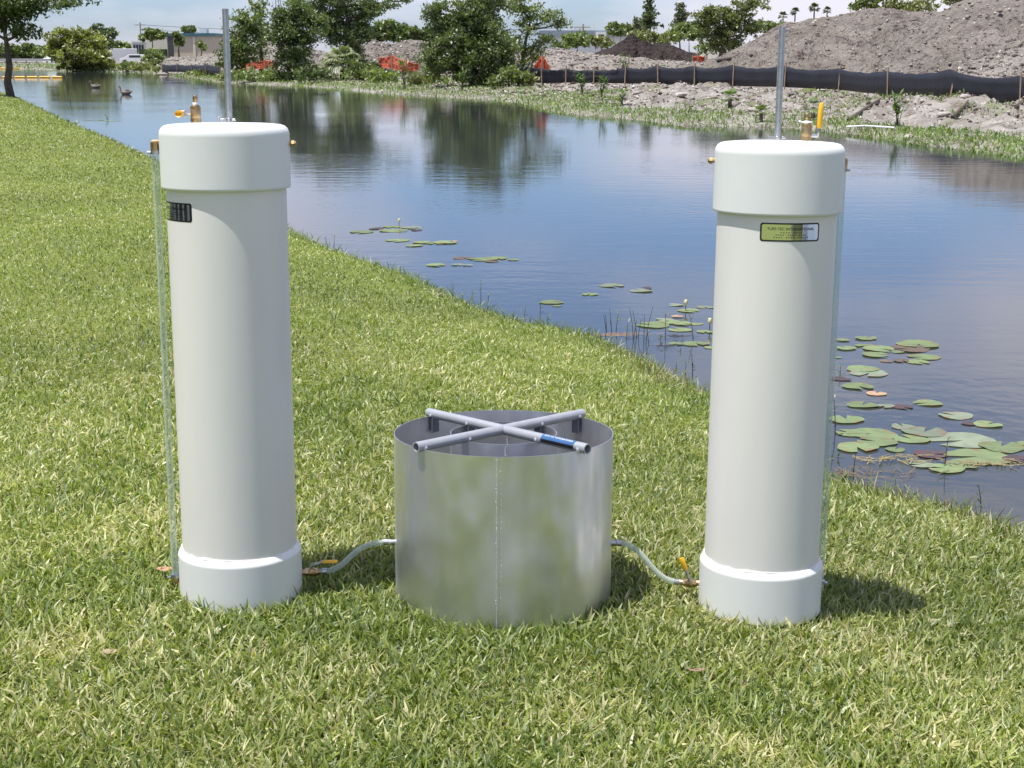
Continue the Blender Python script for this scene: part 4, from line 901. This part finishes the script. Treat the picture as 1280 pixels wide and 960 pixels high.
    # sight tube and its fittings
    a = R(sight_az); rs = .189; top = H-.062; bot = .048
    st = MB().lathe([(.0095, bot), (.0095, top), (.0075, top), (.0075, bot)], 20, Matrix.Translation((rs*math.cos(a), rs*math.sin(a), 0)), close=True).build('sight_tube', M['clear'], root)
    for zz, sgn in ((top, 1), (bot, -1)):
        f = MB(); f.tube([rad(a, r2-.004, zz+.012*sgn), rad(a, rs+.002, zz+.012*sgn), rad(a, rs+.010, zz+.012*sgn)], [.0085, .0085, .006], 10); f.tube([rad(a, rs, zz-.010*sgn), rad(a, rs, zz+.014*sgn)], .0122, 8)
        f.build('elbow', M['brass'] if sgn < 0 or True else M['steel'], st, angle=30)
        c = MB(); c.tube([rad(a, rs, zz-.018*sgn), rad(a, rs, zz-.008*sgn)], .0125, 16); c.tube([rad(a, rs+.008, zz-.013*sgn)+Vector((0, -.012, 0)), rad(a, rs+.018, zz-.013*sgn)+Vector((0, -.012, 0))], .0042, 6)
        c.build('hose_clamp', M['steel'], st)
    # outlet valve near the ground
    a = R(outlet_az); zo = .060
    ov = MB(); ov.tube([rad(a, r2-.004, zo), rad(a, r2+.012, zo)], .0085, 10); hexnut(ov, rad(a, r2+.008, zo), rad(a, 1, 0), .0125, .010)
    ov.tube([rad(a, r2+.016, zo), rad(a, r2+.022, zo), rad(a, r2+.034, zo), rad(a, r2+.040, zo)], [.010, .0135, .0135, .010], 12); hexnut(ov, rad(a, r2+.038, zo), rad(a, 1, 0), .0115, .008)
    ov.tube([rad(a, r2+.045, zo), rad(a, r2+.062, zo)], .0075, 10)
    o = ov.build('outlet_valve', M['brass'], root, angle=30)
    return root, o, rad(a, r2+.055, zo), rad(a, r2+.028, zo+.010)
def lsticker(root, az0, w, zc, h, r=.1624):
    a0 = R(az0); s, f = strip(w, h, .006, 60)
    b = MB().add(bend([(x, y+zc) for x, y in s], r, a0), f).build('sticker', M['black'], root)
    s, f = strip(w-.009, h-.008, .004, 60)
    foil = MB().add(bend([(x, y+zc) for x, y in s], r+.0004, a0), f).build('foil', M['chrome'], b)
    L = MB()
    def put(text, size, x, y, r_=r+.0008, lim=None):
        vs, fs = textpts(text, size)
        if lim:
            wd = max(v[0] for v in vs)-min(v[0] for v in vs); k = lim/wd; vs = [(v[0]*k, v[1]) for v in vs]
        L.add(bend([(vx+x, vy+y+zc) for vx, vy in vs], r_, a0), fs)
    put('TURF-TEC INTERNATIONAL', .0105, 0, .0085, lim=w*.78)
    # the small print, unreadable in the photograph: rows of tiny dashes
    for y, wd, n in ((-.001, .055, 9), (-.007, .08, 14), (-.0135, .09, 15)):
        for k in range(n):
            if k in (4, 9): continue
            x = -wd/2+wd*k/(n-1); L.add(bend([(x-.0018, y-.0011+zc), (x+.0018, y-.0011+zc), (x+.0018, y+.0011+zc), (x-.0018, y+.0011+zc)], r+.0008, a0), [(0, 1, 2, 3)])
    L.build('lettering', M['black'], b, smooth=False)
bl = Vector((-.783, 3.93, 0)); bl.z = gz(bl.x, bl.y)-.003
br = Vector((.715, 3.92, 0)); br.z = gz(br.x, br.y)+.009
HT = 1.343
L_ax = (.002, .024, 1); R_ax = (.009, .024, 1)
lt, lo_, lhose, llev = reservoir(bl, L_ax, 'left white capped tube with side sight tube standing on the lawn', -140, .153, 183, 2, {'xy': (-.089, .06), 'kind': 'side'}, 8, HT, .170)
rt, ro_, rhose, rlev = reservoir(br, R_ax, 'right white capped tube, its yellow top lever upright, green-tinted sticker facing front', -86, .167, 13, 174, {'xy': (.080, .05), 'kind': 'up', 'wings': True}, 172, HT-.016, .186)
lsticker(lt, -141, .155, 1.115, .050); lsticker(rt, -86, .166, 1.098, .049)
lever(lo_, llev, (1, -.12, .06), (0, -.2, 1), .078); lever(ro_, rlev, (-.38, 0, .92), (0, -1, .15), .075)
# drain cock on the right tube's right side
dr = MB(); dr.tube([(.172, .02, .055), (.186, .02, .055)], .006, 8); dr.tube([(.186, .02, .045), (.186, .02, .07)], .004, 8); dr.tube([(.18, .02, .07), (.192, .02, .071)], .005, 8); dr.build('drain_cock', M['steel'], rt)

# ---------------------------------------------------------------- rings, cross and hoses
rc = Vector((-.026, 3.985, 0)); rc.z = gz(rc.x, rc.y)-.022
tilt = Vector((.004, .045, 1)).normalized(); RM = Matrix.Translation(rc) @ Vector((0, 0, 1)).rotation_difference(tilt).to_matrix().to_4x4()
RH = .507; R0 = .315
orr = empty('outer_ring', rc, 'wide open sheet-metal ring standing on the grass between the two white tubes', 'metal ring'); orr.rotation_euler = RM.to_euler()
MB().lathe([(R0-.0018, .0), (R0, 0), (R0, RH), (R0-.0018, RH)], 160, close=True).build('ring_wall', M['ring'], orr, angle=60)
sm = MB()
sm.tube([(R0*math.cos(R(-93)+random.gauss(0, .0012)), R0*math.sin(R(-93)), .003+k*.0056) for k in range(90)], [random.uniform(.0006, .0022) for k in range(90)], 6)
for k in range(64):
    z = .012+k*.0077+random.uniform(-.002, .002); a = R(-93)+random.gauss(0, .003)
    sm.lathe([(0, -.001), (random.uniform(.0012, .0032), 0), (0, .0012)], 7, Matrix.Translation((R0*math.cos(a), R0*math.sin(a), z)) @ Matrix.Rotation(R(90), 4, 'X'))
    if k % 2:
        a2 = R(-91)+random.gauss(0, .004); sm.lathe([(0, -.0005), (random.uniform(.0008, .0016), 0), (0, .0009)], 6, Matrix.Translation((R0*math.cos(a2), R0*math.sin(a2), z)) @ Matrix.Rotation(R(90), 4, 'X'))
sm.build('weld_seam', M['weld'], orr)
# overlap strip of the sheet along the seam
pts = [(R(-92.8)*1+i*R(1.1)/6, z) for z in (0, RH-.001) for i in range(7)]
MB().add([((R0+.0012)*math.cos(a), (R0+.0012)*math.sin(a), z) for a, z in pts]+[((R0-.0005)*math.cos(a), (R0-.0005)*math.sin(a), z) for a, z in pts], [(i, i+1, i+8, i+7) for i in range(6)]+[(0, 7, 21, 14), (6, 20, 27, 13)]).build('sheet_lap', M['ring'], orr, smooth=False)
for s in (-1, 1):
    MB().tube([(s*(R0-.012), -.01, .18), (s*(R0+.020), -.012, .18)], .0085, 10).build('hose_nipple', M['steel'], orr)
ir = empty('inner_ring', rc, 'narrow sheet-metal ring standing inside the wide one', 'metal ring'); ir.rotation_euler = RM.to_euler()
MB().lathe([(.1535-.0018, .0), (.1535, 0), (.1535, RH-.002), (.1535-.0018, RH-.002)], 96, close=True).build('ring_wall', M['ring'], ir, angle=60)
sm = MB()
for k in range(24):
    z = RH-.01-k*.006; a = R(86)+random.gauss(0, .006); sm.lathe([(0, -.001), (random.uniform(.001, .003), 0), (0, .001)], 7, Matrix.Translation((.1505*math.cos(a), .1505*math.sin(a), z)) @ Matrix.Rotation(R(90), 4, 'X'))
sm.build('weld_seam', M['weld'], ir); sm = MB()
for k in range(40):
    z = RH-.01-k*.006; a = R(-88)+random.gauss(0, .006); sm.lathe([(0, -.001), (random.uniform(.001, .003), 0), (0, .001)], 7, Matrix.Translation((.154*math.cos(a), .154*math.sin(a), z)) @ Matrix.Rotation(R(90), 4, 'X'))
sm.build('weld_seam', M['weld'], ir)
cr = empty('driving_cross', RM @ Vector((0, 0, RH)), 'grey tubular steel cross lying over the rims of both metal rings', 'steel cross'); cr.rotation_euler = RM.to_euler()
rb = .0145; zc = .006
for bi, ang in enumerate((-46.5, 44.5)):
    a = R(ang); d = Vector((math.cos(a), math.sin(a), 0)); Lh = R0+.018; zz = zc+.001*bi
    m4 = Matrix.Translation((0, 0, zz)) @ d.to_track_quat('Z', 'Y').to_matrix().to_4x4()
    br_ = MB().lathe([(rb, -Lh), (rb, Lh), (rb-.003, Lh), (rb-.003, -Lh)], 28, m4, close=True).build('bar', M['cross'], cr, angle=30)
    for s in (-1, 1):
        for rr_, in ((R0-.012,), (.140,)):
            p = d*s*rr_; nx = d.cross(Vector((0, 0, 1)))
            mt = Matrix.Translation((p.x, p.y, -.020)) @ Matrix.Rotation(a, 4, 'Z')
            MB().box((0, 0, 0), (.006, .026, .058), mt).build('flange', M['crossdark'], br_, smooth=False, bevel=.001)
            w = MB().lathe([(0, -.005), (.0052, -.003), (.006, .001), (.004, .005), (0, .006)], 8, Matrix.Translation((p.x+d.x*s*.005-nx.x*.008*0, p.y+d.y*s*.005, .003)) @ Matrix.Translation(nx*(.012 if nx.y < 0 else -.012))); w.build('weld', M['weld'], br_)
    if bi == 0:    # blue sticker with white lettering along the near right arm
        side = d.cross(Vector((0, 0, 1))); side = side if side.y < 0 else -side
        def onbar(s, t, r): # s along bar, t arc length round it (0 = up towards the camera)
            an = R(38)-t/r
            return d*s+Vector((0, 0, zz))+side*r*math.cos(R(90)-R(52)+0-an+R(38)-R(38)) * 1 if False else d*s+Vector((0, 0, zz))+side*(r*math.cos(R(50)+t/r))+Vector((0, 0, r*math.sin(R(50)+t/r)))
        s0, s1 = .165, .292; vs = []; fs = []
        for i in range(2):
            for j in range(9): vs.append(onbar((s0, s1)[i], -.017+.034*j/8, rb+.0005))
        fs = [(j, j+1, 9+j+1, 9+j) for j in range(8)]
        stk = MB().add(vs, fs).build('sticker', M['blue'], br_)
        vs = []; 
        for i in range(2):
            for j in range(4): vs.append(onbar((s0, s1)[i], -.017+.010*j/3-.002, rb+.0008))
        MB().add(vs, [(j, j+1, 4+j+1, 4+j) for j in range(3)]).build('dark_band', M['black'], stk)
        tv, tf = textpts('TURF-TEC INTERNATIONAL', .0085); wd = max(v[0] for v in tv)-min(v[0] for v in tv); k = .112/wd
        MB().add([onbar((s0+s1)/2+x*k, y+.004, rb+.0009) for x, y in tv], tf).build('lettering', M['white'], stk, smooth=False)
def hose(label, a, b, sgn):
    # leaves the valve level, sags, then climbs to the ring
    pts = []; c1 = a+Vector((sgn*.09, 0, 0)); c2 = b-Vector((sgn*(.13 if sgn > 0 else .09), 0, -.004))
    for k in range(25):
        t = k/24; pts.append(a*(1-t)**3+c1*3*t*(1-t)**2+c2*3*t*t*(1-t)+b*t**3)
    root = empty('hose', pts[12], label, 'hose', 'clear hoses joining tubes and ring'); q = [p-Vector(root.location) for p in pts]
    MB().tube(q, .0084, 14, False).build('hose_outer', M['hose'], root); MB().tube(q, .0058, 12, False).build('hose_bore', M['clear'], root)
    for i in (1, 23): MB().tube([q[i]-(q[i+1]-q[i]).normalized()*.006, q[i]+(q[i+1]-q[i]).normalized()*.006], .0096, 14).build('clamp', M['steel'], root)
bpy.context.view_layer.update()
hl = lt.matrix_world @ lhose; hr = rt.matrix_world @ rhose
hose('clear hose from the left tube to the metal ring', hl, RM @ Vector((-R0-.012, -.012, .18)), 1)
hose('clear hose from the right tube to the metal ring', hr, RM @ Vector((R0+.012, -.012, .18)), -1)
# fallen leaves on the lawn
def fallen(px, py, L_, colr, label, rz=0, z=.03, wf=.27):
    p = onz(px, py, 0); p.z = gz(p.x, p.y)+z; V = []; n = 8
    for i in range(n+1):
        t = i/n; w = L_*wf*math.sin(math.pi*t)**.8; c = L_*(t-.5); up = .18*L_*(2*t-1)**2
        V += [(c, -w, up+w*.5), (c, 0, up), (c, w, up+w*.5)]
    Q = [(3*i+j, 3*i+j+1, 3*i+4+j, 3*i+3+j) for i in range(n) for j in range(2)]
    o = MB().add(V, Q).build('fallen_leaf', mat('dry_leaf', colr, rough=.7)); o.location = p; o.rotation_euler = (.2, .1, rz); so = o.modifiers.new('t', 'SOLIDIFY'); so.thickness = .0006
    tag(o, label, 'leaf', 'dry leaves fallen on the lawn')
fallen(206, 736, .05, (.42, .24, .14), 'brown dry leaf lying by the foot of the left tube', .4, .035)
fallen(138, 842, .042, (.36, .27, .17), 'pale tan curled leaf on the lawn at the lower left', .5)
fallen(868, 847, .06, (.26, .17, .11), 'long narrow brown leaf on the lawn at the lower right', .1, .03, .12)

# ---------------------------------------------------------------- light and sky
EL = R(73.5); AZ = R(208)      # AZ: direction to the sun, counter-clockwise from +x
sd = Vector((math.cos(EL)*math.cos(AZ), math.cos(EL)*math.sin(AZ), math.sin(EL)))
sun = bpy.data.lights.new('sun', 'SUN'); sun.energy = 4.6; sun.angle = R(.53); sun.color = (1, .965, .90)
so = bpy.data.objects.new('sun', sun); col.objects.link(so); so.rotation_euler = sd.to_track_quat('Z', 'Y').to_euler()
w = bpy.data.worlds.new('World'); scene.world = w; w.use_nodes = True; nt = w.node_tree
bg = nt.nodes['Background']; sky = nt.nodes.new('ShaderNodeTexSky'); sky.sky_type = 'NISHITA'; sky.sun_disc = False
sky.sun_elevation = EL; sky.sun_rotation = math.atan2(sd.x, sd.y); sky.air_density = 1.0; sky.dust_density = .5; sky.ozone_density = 2.5
bg.inputs[1].default_value = .105
tc = nt.nodes.new('ShaderNodeTexCoord'); mp = nt.nodes.new('ShaderNodeMapping'); mp.inputs['Scale'].default_value = (1.2, 1.2, 4.2); mp.inputs['Location'].default_value = (.35, .2, .1)
n = nt.nodes.new('ShaderNodeTexNoise'); n.inputs['Scale'].default_value = 2.1; n.inputs['Detail'].default_value = 7; n.inputs['Roughness'].default_value = .55
mr = nt.nodes.new('ShaderNodeMapRange'); mr.inputs[1].default_value = .43; mr.inputs[2].default_value = .60; mr.inputs[4].default_value = .85
mx = nt.nodes.new('ShaderNodeMix'); mx.data_type = 'RGBA'; mx.inputs[7].default_value = (6.4, 6.1, 6.8, 1)
nt.links.new(tc.outputs['Generated'], mp.inputs[0]); nt.links.new(mp.outputs[0], n.inputs[0]); nt.links.new(n.outputs[0], mr.inputs[0])
tn = nt.nodes.new('ShaderNodeMix'); tn.data_type = 'RGBA'; tn.blend_type = 'MULTIPLY'; tn.inputs[0].default_value = 1; tn.inputs[7].default_value = (.93, .98, 1.15, 1)
sx = nt.nodes.new('ShaderNodeSeparateXYZ'); hr_ = nt.nodes.new('ShaderNodeMapRange'); hr_.inputs[1].default_value = 0; hr_.inputs[2].default_value = .30
hm = nt.nodes.new('ShaderNodeMix'); hm.data_type = 'RGBA'; hm.inputs[6].default_value = (.57, .69, 1.02, 1); hm.inputs[7].default_value = (.93, .98, 1.15, 1)
nt.links.new(tc.outputs['Generated'], sx.inputs[0]); nt.links.new(sx.outputs[2], hr_.inputs[0]); nt.links.new(hr_.outputs[0], hm.inputs[0]); nt.links.new(hm.outputs[2], tn.inputs[7])
nt.links.new(sky.outputs[0], tn.inputs[6]); nt.links.new(mr.outputs[0], mx.inputs[0]); nt.links.new(tn.outputs[2], mx.inputs[6]); nt.links.new(mx.outputs[2], bg.inputs[0])
vs = scene.view_settings; vs.view_transform = 'Standard'; vs.look = 'None'; vs.gamma = 1; vs.exposure = .54
scene.cycles.max_bounces = 8; scene.cycles.transparent_max_bounces = 12
